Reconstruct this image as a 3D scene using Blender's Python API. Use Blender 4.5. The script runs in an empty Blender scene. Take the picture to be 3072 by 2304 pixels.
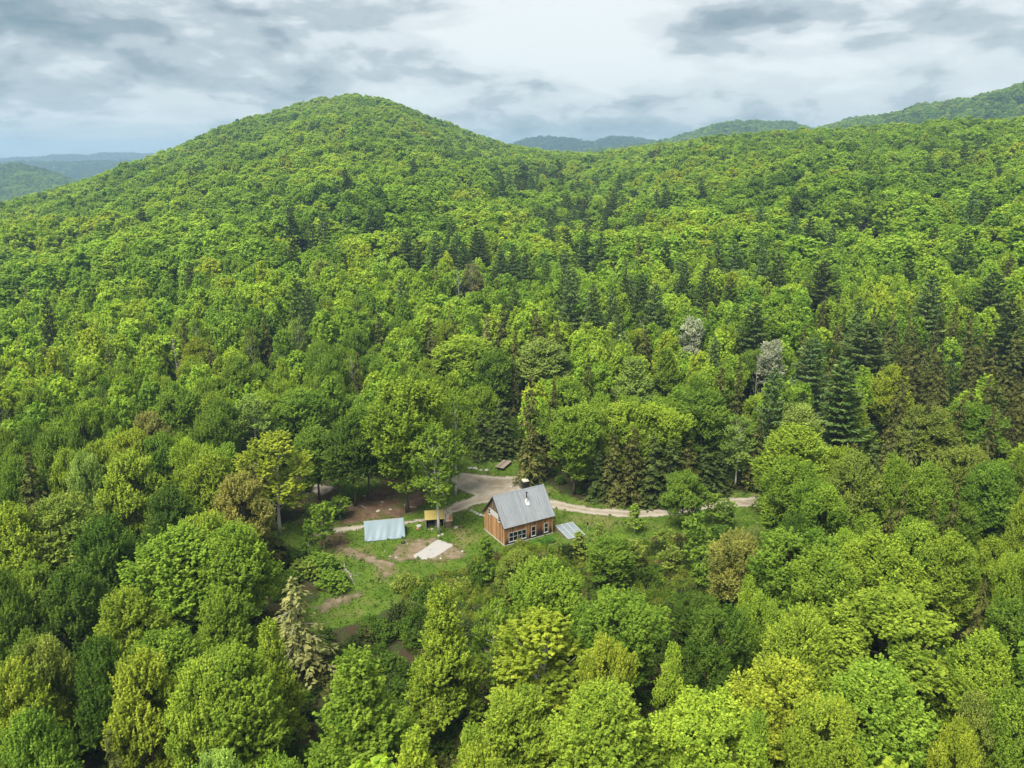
import bpy, math, random
import numpy as np

SC = bpy.context.scene
COL = SC.collection
R = math.radians
rng = np.random.default_rng(11)
random.seed(11)

# ------------------------------------------------------------------ camera
CAM_H, PITCH, FPX = 60.0, 16.0, 779.0
cd = bpy.data.cameras.new('camera'); cam = bpy.data.objects.new('camera', cd); COL.objects.link(cam)
cam.location = (0, 0, CAM_H); cam.rotation_euler = (R(90 - PITCH), 0, 0)
cd.sensor_width = 36; cd.lens = FPX / 1024 * 36; cd.clip_start = 1; cd.clip_end = 40000
SC.camera = cam

# ------------------------------------------------------------------ render settings
EXPO = 2.25
SC.view_settings.view_transform = 'Standard'; SC.view_settings.look = 'None'
SC.view_settings.exposure = EXPO; SC.view_settings.gamma = 1; SC.view_settings.use_curve_mapping = False
SC.render.engine = 'CYCLES'
cy = SC.cycles
cy.max_bounces = 8; cy.diffuse_bounces = 4; cy.glossy_bounces = 2; cy.transmission_bounces = 3
cy.transparent_max_bounces = 8; cy.volume_bounces = 0
cy.use_denoising = True; cy.denoiser = "OPENIMAGEDENOISE"
cy.sample_clamp_indirect = 4

# ------------------------------------------------------------------ projection helpers (2212-wide picture units -> points in the place)
KPX = 1024 / 2212
_p = R(PITCH)
FWD = np.array([0, math.cos(_p), -math.sin(_p)]); UPV = np.array([0, math.sin(_p), math.cos(_p)])
ORI = np.array([0, 0, CAM_H])
def ray(x, y):
    return FWD + (x * KPX - 512) / FPX * np.array([1.0, 0, 0]) - (y * KPX - 384) / FPX * UPV
def at(x, y, z=0.0):
    d = ray(x, y); return ORI + d * ((z - CAM_H) / d[2])
def project(P):
    v = np.asarray(P, float) - ORI; d = np.maximum(v @ FWD, .01)
    return np.stack([(512 + FPX * v[..., 0] / d) / KPX, (384 - FPX * (v @ UPV) / d) / KPX], -1), v @ FWD
def c1(x, y): return (648 + x * .26042, 972 + y * .26042)
def c2(x, y): return ((1400 + x / 5.53) * .72005, (1400 + y / 5.53) * .72005)
def c3(x, y): return ((1000 + x / 5.53) * .72005, (1480 + y / 5.53) * .72005)
def c4(x, y): return (1152 + x * .26042, 972 + y * .26042)
def c5(x, y): return ((600 + x / 2.765) * .72005, (1600 + y / 2.765) * .72005)

# ------------------------------------------------------------------ sun + overcast sky
sd = bpy.data.lights.new('sun', 'SUN'); sun = bpy.data.objects.new('sun', sd); COL.objects.link(sun)
sd.energy = 1.5; sd.angle = R(32); sd.color = (1, .955, .86)
SUN_EL, SUN_AZ = R(60), R(215)          # azimuth clockwise from +Y: behind the camera, to its left
_sv = (math.sin(SUN_AZ) * math.cos(SUN_EL), math.cos(SUN_AZ) * math.cos(SUN_EL), math.sin(SUN_EL))
from mathutils import Vector, Matrix
sun.rotation_euler = Vector(_sv).to_track_quat('Z', 'Y').to_euler()

W = bpy.data.worlds.new('World'); SC.world = W; W.use_nodes = True
nt = W.node_tree; nt.nodes.clear()
def N(tree, typ, **kw):
    n = tree.nodes.new(typ)
    for k, v in kw.items(): setattr(n, k, v)
    return n
def math_node(tree, op, a, b=None, c=None, clamp=False):
    n = N(tree, 'ShaderNodeMath', operation=op, use_clamp=clamp)
    for i, v in enumerate((a, b, c)):
        if v is None: continue
        if isinstance(v, (int, float)): n.inputs[i].default_value = v
        else: tree.links.new(v, n.inputs[i])
    return n.outputs[0]
def vmath(tree, op, a, b=None, c=None):
    n = N(tree, 'ShaderNodeVectorMath', operation=op)
    for i, v in enumerate((a, b, c)):
        if v is None: continue
        if isinstance(v, (tuple, list)): n.inputs[i].default_value = v
        else: tree.links.new(v, n.inputs[i])
    return n.outputs['Value'] if op in ('DOT_PRODUCT', 'LENGTH') else n.outputs[0]
L = nt.links.new
tc = N(nt, 'ShaderNodeTexCoord')
sep = N(nt, 'ShaderNodeSeparateXYZ'); L(tc.outputs['Generated'], sep.inputs[0])
def noise(tree, vec, scale, detail=5, rough=.55, dist=0.0):
    n = N(tree, 'ShaderNodeTexNoise'); n.inputs['Scale'].default_value = scale; n.inputs['Detail'].default_value = detail
    n.inputs['Roughness'].default_value = rough; n.inputs['Distortion'].default_value = dist
    if vec is not None: tree.links.new(vec, n.inputs['Vector'])
    return n
cv = vmath(nt, 'MULTIPLY', tc.outputs['Generated'], (1.0, 1.0, 2.7))
n1 = noise(nt, cv, 4.2, 8, .56, .3); n2 = noise(nt, cv, 12, 7, .6, .25)
az = math_node(nt, 'ARCTAN2', sep.outputs[0], sep.outputs[1])
ae = N(nt, 'ShaderNodeCombineXYZ'); L(az, ae.inputs[0]); L(sep.outputs[2], ae.inputs[1])
# the clouds are ragged: shift the place where each cloud mass sits by noise
nd = noise(nt, cv, 8, 5, .55)
off = vmath(nt, 'MULTIPLY_ADD', nd.outputs['Color'], (.17, .055, 0), (-.085, -.0275, 0))
aev = vmath(nt, 'ADD', ae.outputs[0], off)
def az_el(x, y):
    d = ray(x, y); d = d / np.linalg.norm(d); return math.atan2(d[0], d[1]), d[2]
CLOUDS = [(240,62,230,30,-.85),(560,8,260,22,-.55),(390,165,170,34,-.5),(120,215,200,45,-.45),(575,85,90,28,-.35),
 (960,165,170,24,-.5),(640,195,170,20,-.45),(1470,72,170,48,-1.0),(1640,45,130,34,-.55),(1600,122,120,16,-.4),
 (1920,95,170,16,-.35),(2150,40,150,40,-.4),(1195,190,75,13,-.35),(1375,222,110,16,-.45),(1850,185,300,40,-.28),
 (1380,285,420,26,-.55),(420,120,140,22,-.2),(1280,70,230,80,.85),(1330,150,170,50,.75),(1740,75,140,20,.6),(1000,60,150,30,.45),
 (300,246,260,9,.45),(650,238,130,9,.5),(130,312,330,20,.6),(330,95,90,14,.25),(1700,150,90,12,.45),(30,100,90,14,.3)]
acc = None
for (x, y, rx, ry, amp) in CLOUDS:
    a0, e0 = az_el(x, y); ax_ = az_el(x + rx, y)[0] - a0; ey = az_el(x, y - ry)[1] - e0
    v = vmath(nt, 'MULTIPLY_ADD', aev, (1 / ax_, 1 / ey, 0), (-a0 / ax_, -e0 / ey, 0))
    d2 = vmath(nt, 'DOT_PRODUCT', v, v)
    g = math_node(nt, 'POWER', 2.718, math_node(nt, 'MULTIPLY', d2, -.9))
    acc = math_node(nt, 'MULTIPLY_ADD', g, amp, acc if acc is not None else 0.0)
s1 = math_node(nt, 'MULTIPLY_ADD', n1.outputs['Fac'], 1.5, -.06)
s2 = math_node(nt, 'MULTIPLY_ADD', n2.outputs['Fac'], 1.25, -.60)
br = math_node(nt, 'ADD', math_node(nt, 'ADD', s1, s2), math_node(nt, 'MULTIPLY', acc, .56))
ramp = N(nt, 'ShaderNodeValToRGB'); L(br, ramp.inputs[0])
cr = ramp.color_ramp; cr.interpolation = 'EASE'
SKYK = 1 / (2 ** EXPO)
def skyc(r, g, b): return (r * SKYK, g * SKYK, b * SKYK, 1)
cr.elements[0].position = .0; cr.elements[0].color = skyc(.19, .27, .31)
cr.elements[1].position = 1.0; cr.elements[1].color = skyc(.97, 1.0, .98)
for pos, c in ((.25, (.315, .38, .402)), (.5, (.54, .597, .615)), (.72, (.83, .86, .86))):
    e = cr.elements.new(pos); e.color = skyc(*c)
sky = N(nt, 'ShaderNodeTexSky', sky_type='NISHITA', sun_disc=False, sun_elevation=SUN_EL, sun_rotation=SUN_AZ)
b1 = N(nt, 'ShaderNodeBackground'); L(sky.outputs[0], b1.inputs[0]); b1.inputs[1].default_value = .05
b2 = N(nt, 'ShaderNodeBackground'); L(ramp.outputs[0], b2.inputs[0]); b2.inputs[1].default_value = 1.0
mx = N(nt, 'ShaderNodeMixShader'); mx.inputs[0].default_value = .93
L(b1.outputs[0], mx.inputs[1]); L(b2.outputs[0], mx.inputs[2])
wo = N(nt, 'ShaderNodeOutputWorld'); L(mx.outputs[0], wo.inputs[0])

# ------------------------------------------------------------------ materials
def new_mat(name):
    m = bpy.data.materials.new(name); m.use_nodes = True; m.node_tree.nodes.clear(); return m, m.node_tree
def out(t, sock):
    o = N(t, 'ShaderNodeOutputMaterial'); t.links.new(sock, o.inputs[0]); return o
def mixc(t, fac, a, b, mode='MIX'):
    n = N(t, 'ShaderNodeMix', data_type='RGBA', blend_type=mode)
    for sock, v in ((n.inputs[0], fac), (n.inputs[6], a), (n.inputs[7], b)):
        if isinstance(v, (int, float)): sock.default_value = v
        elif isinstance(v, (tuple, list)): sock.default_value = (*v[:3], 1)
        else: t.links.new(v, sock)
    return n.outputs[2]
def smooth(t, x, lo, hi):
    n = N(t, 'ShaderNodeMapRange', interpolation_type='SMOOTHSTEP'); t.links.new(x, n.inputs[0])
    n.inputs[1].default_value = lo; n.inputs[2].default_value = hi; return n.outputs[0]
def plain(name, col, rough=.7, metal=0.0, var=.25, scale=6.0, bump=0.0, spec=.3):
    m, t = new_mat(name)
    tcn = N(t, 'ShaderNodeTexCoord'); nz = noise(t, tcn.outputs['Object'], scale, 5, .6)
    oi = N(t, 'ShaderNodeObjectInfo')
    f = math_node(t, 'MULTIPLY_ADD', nz.outputs['Fac'], 2 * var, 1 - var)
    f2 = math_node(t, 'MULTIPLY_ADD', oi.outputs['Random'], var * .8, 1 - var * .4)
    c = mixc(t, 1.0, (*col, 1), math_node(t, 'MULTIPLY', f, f2), 'MULTIPLY')
    b = N(t, 'ShaderNodeBsdfPrincipled'); t.links.new(c, b.inputs['Base Color'])
    b.inputs['Roughness'].default_value = rough; b.inputs['Metallic'].default_value = metal
    b.inputs['Specular IOR Level'].default_value = spec
    if bump:
        bp = N(t, 'ShaderNodeBump'); bp.inputs['Strength'].default_value = bump; bp.inputs['Distance'].default_value = .05
        t.links.new(nz.outputs['Fac'], bp.inputs['Height']); t.links.new(bp.outputs[0], b.inputs['Normal'])
    out(t, b.outputs[0]); return m
def leaf_material(name, transl=.40, lo=.78, hi=1.24):
    """albedo = the tree's own tint, varied leaf by leaf"""
    m, t = new_mat(name)
    a = N(t, 'ShaderNodeAttribute', attribute_type='INSTANCER', attribute_name='tint')
    lv = N(t, 'ShaderNodeAttribute', attribute_type='GEOMETRY', attribute_name='lv')
    f = math_node(t, 'MULTIPLY_ADD', lv.outputs['Fac'], hi - lo, lo)
    c = mixc(t, 1.0, a.outputs['Color'], f, 'MULTIPLY')
    hs = N(t, 'ShaderNodeHueSaturation'); t.links.new(c, hs.inputs['Color'])
    t.links.new(math_node(t, 'MULTIPLY_ADD', lv.outputs['Fac'], -.03, .515), hs.inputs['Hue'])
    d = N(t, 'ShaderNodeBsdfDiffuse'); t.links.new(hs.outputs[0], d.inputs[0])
    tr = N(t, 'ShaderNodeBsdfTranslucent')
    t.links.new(mixc(t, 1.0, hs.outputs[0], (1.15, 1.1, .6), 'MULTIPLY'), tr.inputs[0])
    mxs = N(t, 'ShaderNodeMixShader'); mxs.inputs[0].default_value = transl
    t.links.new(d.outputs[0], mxs.inputs[1]); t.links.new(tr.outputs[0], mxs.inputs[2])
    out(t, mxs.outputs[0]); return m
M = {}
M['leaf'] = leaf_material('spring_leaves', .25, .50, 1.14); M['leaffar'] = leaf_material('spring_leaves_canopy', .40, .9, 1.34); M['needle'] = leaf_material('needles', .12, .6, 1.35)
M['bark'] = plain('grey_brown_bark', (.12, .095, .07), .9, var=.4, scale=3, bump=.4)
M['darkbark'] = plain('dark_bark', (.06, .045, .035), .9, var=.4, scale=3, bump=.4)
M['deadwood'] = plain('bleached_wood', (.32, .295, .25), .85, var=.3, scale=3)
def birch_bark():
    m, t = new_mat('birch_bark'); tcn = N(t, 'ShaderNodeTexCoord')
    v = vmath(t, 'MULTIPLY', tcn.outputs['Object'], (2, 2, 7)); nz = noise(t, v, 1.3, 4, .7)
    c = mixc(t, smooth(t, nz.outputs['Fac'], .56, .66), (.55, .53, .47), (.10, .085, .07))
    b = N(t, 'ShaderNodeBsdfPrincipled'); t.links.new(c, b.inputs['Base Color']); b.inputs['Roughness'].default_value = .8
    out(t, b.outputs[0]); return m
M['birch'] = birch_bark()

# ------------------------------------------------------------------ mesh helpers
def link(o, parent=None):
    COL.objects.link(o)
    if parent is not None: o.parent = parent
    return o
def mesh_arrays(name, V, faces4, mats, lv=None, smooth_shade=False):
    """V (n,3) float, faces4 (m,4) int quads"""
    me = bpy.data.meshes.new(name)
    V = np.asarray(V, np.float32); Fq = np.asarray(faces4, np.int32)
    me.vertices.add(len(V)); me.vertices.foreach_set('co', V.ravel())
    me.loops.add(Fq.size); me.loops.foreach_set('vertex_index', Fq.ravel())
    me.polygons.add(len(Fq)); me.polygons.foreach_set('loop_start', np.arange(0, Fq.size, Fq.shape[1], dtype=np.int32))
    if smooth_shade: me.polygons.foreach_set('use_smooth', np.ones(len(Fq), bool))
    me.update(calc_edges=True)
    if lv is not None:
        at_ = me.attributes.new('lv', 'FLOAT', 'FACE'); at_.data.foreach_set('value', np.asarray(lv, np.float32))
    for m in (mats if isinstance(mats, (list, tuple)) else [mats]): me.materials.append(m)
    return me
class MB:
    def __init__(s): s.v = []; s.f = []
    def face(s, pts):
        i = len(s.v); s.v += [tuple(p) for p in pts]; s.f.append(tuple(range(i, i + len(pts))))
    def hexa(s, b, t):
        """b, t: four bottom and four top corners, counter-clockwise from above"""
        i = len(s.v); s.v += [tuple(p) for p in b] + [tuple(p) for p in t]
        s.f += [(i+3, i+2, i+1, i), (i+4, i+5, i+6, i+7)] + [(i+k, i+(k+1) % 4, i+4+(k+1) % 4, i+4+k) for k in range(4)]
        return s
    def box(s, x0, x1, y0, y1, z0, z1):
        return s.hexa([(x0, y0, z0), (x1, y0, z0), (x1, y1, z0), (x0, y1, z0)], [(x0, y0, z1), (x1, y0, z1), (x1, y1, z1), (x0, y1, z1)])
    def tube(s, pts, rad, n=6, cap=True):
        pts = [Vector(p) for p in pts]
        if not hasattr(rad, '__len__'): rad = [rad] * len(pts)
        rings = []
        for k, p in enumerate(pts):
            d = (pts[min(k + 1, len(pts) - 1)] - pts[max(k - 1, 0)]).normalized()
            a = d.cross(Vector((0, 1, 0)) if abs(d.z) > .7 else Vector((0, 0, 1))).normalized(); b = d.cross(a)
            i = len(s.v); rings.append(i)
            for q in range(n):
                th = 2 * math.pi * q / n; s.v.append(tuple(p + (a * math.cos(th) + b * math.sin(th)) * rad[k]))
        for k in range(len(pts) - 1):
            for q in range(n):
                s.f.append((rings[k] + q, rings[k] + (q + 1) % n, rings[k + 1] + (q + 1) % n, rings[k + 1] + q))
        if cap:
            s.f.append(tuple(rings[0] + q for q in range(n))[::-1]); s.f.append(tuple(rings[-1] + q for q in range(n)))
        return s
    def mesh(s, name, mat, sm=False):
        me = bpy.data.meshes.new(name); me.from_pydata(s.v, [], s.f); me.materials.append(mat)
        if sm: me.polygons.foreach_set('use_smooth', np.ones(len(me.polygons), bool))
        me.update(); return me
    def build(s, name, mat, parent=None, tint=None, sm=False):
        o = bpy.data.objects.new(name, s.mesh(name, mat, sm)); link(o, parent)
        if tint is not None: o['tint'] = tint
        return o
def tag(o, label=None, cat=None, group=None, kind=None):
    if label: o['label'] = label
    if cat: o['category'] = cat
    if group: o['group'] = group
    if kind: o['kind'] = kind
    return o
def empty(name, loc=(0, 0, 0), rz=0.0):
    o = bpy.data.objects.new(name, None); o.location = loc; o.rotation_euler = (0, 0, rz); o.empty_display_size = .3
    return link(o)

# ------------------------------------------------------------------ terrain
def tab(pts):
    a = []
    for (x, y, D) in pts:
        d = ray(x, y); a.append((math.atan2(d[0], d[1]), d[2] / math.hypot(d[0], d[1]), D))
    return np.array(a).T
CREST = tab([(-600,560,520),(-300,520,580),(-120,490,640),(0,462,720),(100,430,800),(200,398,880),(250,375,920),(380,328,1020),(500,276,1090),(640,237,1140),
  (700,222,1150),(770,213,1155),(840,225,1150),(900,250,1140),(1000,290,1110),(1100,321,1060),(1200,338,1000),(1290,341,960),(1400,326,900),
  (1500,311,860),(1650,300,810),(1800,291,770),(1950,281,740),(2100,273,710),(2212,268,690),(2500,250,660),(2900,240,640)])
RIDGES = [(tab([(1650,330,1850),(1760,286,1900),(1850,263,1900),(1950,246,1880),(2050,226,1860),(2130,206,1840),(2212,186,1820),(2500,172,1800),(2900,172,1800)]), 420),
          (tab([(1180,350,2700),(1290,326,2700),(1400,312,2700),(1450,300,2650),(1520,281,2600),(1570,270,2600),(1620,263,2600),(1700,268,2600),(1760,280,2600),(1850,262,2600),(1950,252,2600),(2212,240,2600)]), 480),
          (tab([(1000,330,4300),(1090,318,4300),(1130,304,4300),(1170,299,4300),(1200,298,4300),(1250,303,4200),(1285,309,4200),(1310,298,4200),(1330,296,4200),(1370,301,4200),(1400,306,4200),(1450,308,4200),(1600,320,4200)]), 700),
          (tab([(-400,352,3400),(0,358,3000),(40,359,2900),(80,366,2850),(130,382,2800),(180,400,2750),(260,425,2700),(400,430,2700)]), 500),
          (tab([(-400,352,5200),(0,352,5200),(100,352,5200),(160,351,5000),(230,350,5000),(300,348,5000),(380,347,5000),(600,347,5000)]), 700),
          (tab([(-400,338,7600),(0,345,7600),(50,341,7600),(90,340,7600),(120,337,7600),(150,335,7600),(180,336,7600),(230,332,7600),(290,331,7600),(310,334,7600),(340,335,7600),(375,329,7600),(450,322,7600),(700,330,7600)]), 900)]
_ph = rng.uniform(0, 6.28, 12)
def sstep(t): t = np.clip(t, 0, 1); return t * t * (3 - 2 * t)
def wav(x, y, l, i): return np.sin(x / l * 6.28 + _ph[i] + 1.3 * np.sin(y / l * 4.1 + _ph[i + 1])) * np.cos(y / l * 5.6 + _ph[i + 2])
def terrain(x, y):
    x = np.asarray(x, float); y = np.asarray(y, float)
    a = np.arctan2(x, y); r = np.hypot(x, y)
    D = np.interp(a, CREST[0], CREST[2]); zs = CAM_H + D * np.interp(a, CREST[0], CREST[1]) - 13.5
    t = np.clip((r - 165) / (D - 165), 0, 1)
    f = .55 * t + .45 * sstep(t)
    z = zs * f
    o = np.clip((r - D) / 650, 0, 1)
    z = np.where(r > D, zs + (-70 - zs) * sstep(o), z)
    for tb, w in RIDGES:
        dz = np.interp(a, tb[0], tb[2]); h = CAM_H + dz * np.interp(a, tb[0], tb[1]) - np.where(dz > 3300, 19, 14)
        fade = sstep((a - tb[0][0]) / .05) * sstep((tb[0][-1] - a) / .05) if tb[0][0] > -.9 else sstep((tb[0][-1] - a) / .05)
        zk = -70 + (h + 70) * np.exp(-((r - dz) / w) ** 2) * fade
        z = np.maximum(z, zk)
    amp = sstep((r - 230) / 250) * (1 - .75 * sstep((r - .82 * D) / (.18 * D)) * (r < D * 1.3))
    z = z + amp * (5 * wav(x, y, 190, 0) + 2.5 * wav(x, y, 83, 3)) + sstep((r - 1600) / 500) * 5 * wav(x, y, 420, 6)
    return z

def ground_material():
    m, t = new_mat('forest_floor'); g = N(t, 'ShaderNodeNewGeometry')
    a = noise(t, g.outputs['Position'], .35, 6, .62); b_ = noise(t, g.outputs['Position'], 2.2, 5, .65)
    c = mixc(t, smooth(t, a.outputs['Fac'], .4, .62), (.055, .04, .024), (.045, .06, .02))
    c = mixc(t, 1.0, c, math_node(t, 'MULTIPLY_ADD', b_.outputs['Fac'], 1.0, .5), 'MULTIPLY')
    ln = vmath(t, 'LENGTH', g.outputs['Position'])
    wv = noise(t, g.outputs['Position'], .012, 8, .7)
    far = mixc(t, smooth(t, wv.outputs['Fac'], .38, .62), (.045, .085, .02), (.085, .14, .03))
    c = mixc(t, smooth(t, ln, 500, 1200), c, far)
    d = N(t, 'ShaderNodeBsdfDiffuse'); t.links.new(c, d.inputs[0])
    bp = N(t, 'ShaderNodeBump'); bp.inputs['Strength'].default_value = .6; bp.inputs['Distance'].default_value = .15
    t.links.new(b_.outputs['Fac'], bp.inputs['Height']); t.links.new(bp.outputs[0], d.inputs['Normal'])
    out(t, d.outputs[0]); return m
def build_terrain():
    azs = np.radians(np.concatenate([np.arange(-180, -56, 8), np.arange(-52, 52.01, .4), np.arange(56, 180.1, 8)]))
    rs = np.concatenate([[0.5], np.geomspace(8, 150, 24), np.geomspace(158, 9400, 170)])
    A_, R_ = np.meshgrid(azs, rs)
    x = R_ * np.sin(A_); y = R_ * np.cos(A_)
    V = np.stack([x, y, terrain(x, y)], -1).reshape(-1, 3)
    na, nr = len(azs), len(rs)
    i = (np.arange(nr - 1)[:, None] * na + np.arange(na - 1)[None]).ravel()
    Fq = np.stack([i, i + na, i + na + 1, i + 1], -1)
    o = bpy.data.objects.new('ground', mesh_arrays('ground', V, Fq, ground_material(), smooth_shade=True)); link(o)
    tag(o, kind='structure')
build_terrain()

# ---- laid sheets on the flat clearing: each its own object with a soft, ragged edge
def poly_sd(P, poly):
    """signed distance (positive inside) of points P (n,2) to polygon"""
    poly = np.asarray(poly, float); d = np.full(len(P), 1e9); ins = np.zeros(len(P), bool)
    for k in range(len(poly)):
        a, b = poly[k], poly[(k + 1) % len(poly)]; e = b - a
        t = np.clip(((P - a) @ e) / max(e @ e, 1e-9), 0, 1); d = np.minimum(d, np.linalg.norm(P - (a + t[:, None] * e), axis=1))
        c = ((a[1] > P[:, 1]) != (b[1] > P[:, 1])) & (P[:, 0] < (b[0] - a[0]) * (P[:, 1] - a[1]) / (b[1] - a[1] + 1e-12) + a[0])
        ins ^= c
    return np.where(ins, d, -d)
def sheet_material(name, cols, scale, edge, amp, bump=.5, dots=None, ruts=None):
    m, t = new_mat(name); g = N(t, 'ShaderNodeNewGeometry'); P = g.outputs['Position']
    a = noise(t, P, scale, 6, .62); f = noise(t, P, scale * 7, 4, .65); q = noise(t, P, .9, 6, .7)
    c = mixc(t, smooth(t, a.outputs['Fac'], .38, .62), cols[0], cols[1])
    if len(cols) > 2: c = mixc(t, smooth(t, noise(t, P, scale * .45, 5, .6).outputs['Fac'], .5, .66), c, cols[2])
    c = mixc(t, 1.0, c, math_node(t, 'MULTIPLY_ADD', f.outputs['Fac'], .9, .55), 'MULTIPLY')
    if ruts:
        eg = N(t, 'ShaderNodeAttribute', attribute_type='GEOMETRY', attribute_name='edge')
        wv_ = math_node(t, 'ADD', eg.outputs['Fac'], math_node(t, 'MULTIPLY_ADD', q.outputs['Fac'], .5, -.25))
        k_ = math_node(t, 'MULTIPLY', smooth(t, wv_, .25, .55), smooth(t, wv_, 1.15, .8))
        c = mixc(t, math_node(t, 'MULTIPLY', k_, .55), c, ruts)
    if dots:
        vo = N(t, 'ShaderNodeTexVoronoi'); vo.inputs['Scale'].default_value = 2.2; t.links.new(P, vo.inputs['Vector'])
        c = mixc(t, math_node(t, 'MULTIPLY', smooth(t, vo.outputs['Distance'], .22, .1), smooth(t, q.outputs['Fac'], .5, .6)), c, dots)
    d = N(t, 'ShaderNodeBsdfDiffuse'); t.links.new(c, d.inputs[0])
    bp = N(t, 'ShaderNodeBump'); bp.inputs['Strength'].default_value = bump; bp.inputs['Distance'].default_value = .08
    t.links.new(f.outputs['Fac'], bp.inputs['Height']); t.links.new(bp.outputs[0], d.inputs['Normal'])
    e = N(t, 'ShaderNodeAttribute', attribute_type='GEOMETRY', attribute_name='edge')
    q2 = noise(t, P, .38, 5, .6)
    k = math_node(t, 'ADD', e.outputs['Fac'], math_node(t, 'MULTIPLY_ADD', q.outputs['Fac'], 2.4 * amp, -1.2 * amp)); k = math_node(t, 'ADD', k, math_node(t, 'MULTIPLY_ADD', q2.outputs['Fac'], 2.4 * amp, -1.2 * amp))
    tr = N(t, 'ShaderNodeBsdfTransparent'); mxs = N(t, 'ShaderNodeMixShader')
    t.links.new(smooth(t, k, -edge, edge), mxs.inputs[0]); t.links.new(tr.outputs[0], mxs.inputs[1]); t.links.new(d.outputs[0], mxs.inputs[2])
    out(t, mxs.outputs[0]); return m
def sheet(name, polys, z, mat, cell=.45, pad=1.2, rough=0.0):
    polys = [np.array([at(*q)[:2] for q in p]) for p in polys]
    allp = np.concatenate(polys); lo = allp.min(0) - pad - 1; hi = allp.max(0) + pad + 1
    nx, ny = [int((hi[k] - lo[k]) / cell) + 2 for k in (0, 1)]
    X, Y = np.meshgrid(lo[0] + np.arange(nx) * cell, lo[1] + np.arange(ny) * cell)
    P = np.stack([X.ravel(), Y.ravel()], -1); s = np.max([poly_sd(P, p) for p in polys], 0)
    i = (np.arange(ny - 1)[:, None] * nx + np.arange(nx - 1)[None]).ravel()
    Fq = np.stack([i, i + 1, i + nx + 1, i + nx], -1); Fq = Fq[(s[Fq] > -pad).any(1)]
    used = np.unique(Fq); mp = np.full(len(P), -1); mp[used] = np.arange(len(used))
    V = np.column_stack([P[used], np.full(len(used), z) + rough * rng.uniform(0, 1, len(used))])
    me = mesh_arrays(name, V, mp[Fq], mat, smooth_shade=True)
    a = me.attributes.new('edge', 'FLOAT', 'POINT'); a.data.foreach_set('value', s[used].astype(np.float32))
    o = bpy.data.objects.new(name, me); link(o); tag(o, kind='structure'); return o, polys
LAWN = [[(560,1160),(660,1110),(680,1060),(770,1010),(860,990),(985,985),(1120,985),(1160,1030),(1230,1075),(1330,1090),(1430,1092),(1530,1060),(1650,1065),
         (1680,1130),(1665,1200),(1600,1225),(1520,1190),(1400,1195),(1280,1190),(1130,1225),(1040,1245),(900,1300),(720,1360),(640,1380),(620,1330),(690,1290),(690,1210),(640,1190)]]
_, LAWN_W = sheet('lawn', LAWN, .008, sheet_material('lawn_grass', [(.062, .112, .014), (.095, .145, .022), (.15, .145, .05)], .35, .5, 1.5, .7))
LITTER = [[c1(*q) for q in [(340,640),(360,470),(500,400),(640,300),(720,235),(830,225),(960,300),(1080,390),(1010,480),(900,530),(840,560),(560,580)]],
          [c1(*q) for q in [(80,330),(150,290),(300,300),(330,360),(230,440),(130,450)]], [c1(*q) for q in [(60,680),(330,690),(420,760),(380,840),(220,800),(90,760)]],
          [c5(*q) for q in [(480,300),(640,285),(840,300),(850,350),(700,380),(560,400),(470,370)]]]
sheet('leaf_litter', LITTER, .014, sheet_material('leaf_litter', [(.098, .060, .038), (.15, .10, .066), (.07, .085, .02)], .6, .6, 2.2, .8, (.36, .32, .25)))
BARE = [[c1(*q) for q in [(730,905),(800,815),(900,755),(1000,738),(1110,735),(1180,762),(1275,790),(1330,830),(1365,865),(1330,905),(1170,925),(1000,915),(800,930)]],
        [c1(*q) for q in [(300,775),(420,815),(560,865),(700,915),(790,935),(770,1000),(680,1010),(600,930),(440,880),(330,830)]],
        [c1(*q) for q in [(130,1290),(300,1215),(500,1185),(520,1215),(300,1290),(170,1350)]], [c1(*q) for q in [(660,960),(780,960),(760,1040),(680,1060)]],
        [c5(*q) for q in [(210,400),(300,400),(310,520),(240,520)]]]
sheet('bare_earth', BARE, .020, sheet_material('bare_earth', [(.160, .124, .078), (.225, .175, .12), (.12, .115, .045)], .7, .7, 1.6, .8, (.42, .38, .3)))
DRIVE = [[c1(*q) for q in [(1235,205),(1345,185),(1500,208),(1700,225),(1800,215),(1835,270),(1850,330),(2080,418),(2200,440),(2200,500),(2100,490),(1950,470),
         (1600,440),(1540,440),(1440,462),(1330,512),(1240,532),(1195,492),(1290,440),(1400,400),(1440,375),(1400,355),(1310,335),(1265,270)]],
         [c4(*q) for q in [(140,405),(300,445),(500,480),(790,500),(1140,490),(1400,440),(1560,405),(1900,385),(1900,470),(1600,480),(1400,500),(1140,547),(900,562),(740,560),(500,540),(300,507),(150,475)]],
         [c1(*q) for q in [(1200,495),(1245,530),(1030,592),(870,618),(520,655),(350,682),(200,705),(90,720),(90,690),(340,640),(520,620),(870,592),(1020,567)]],
         [c1(*q) for q in [(80,300),(150,285),(270,300),(270,340),(180,380),(90,350)]]]
_, DRIVE_W = sheet('driveway', DRIVE, .026, sheet_material('gravel_drive', [(.26, .225, .17), (.33, .29, .225), (.22, .18, .125)], .5, .25, .75, .5, ruts=(.40, .36, .29)), cell=.4)

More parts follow.
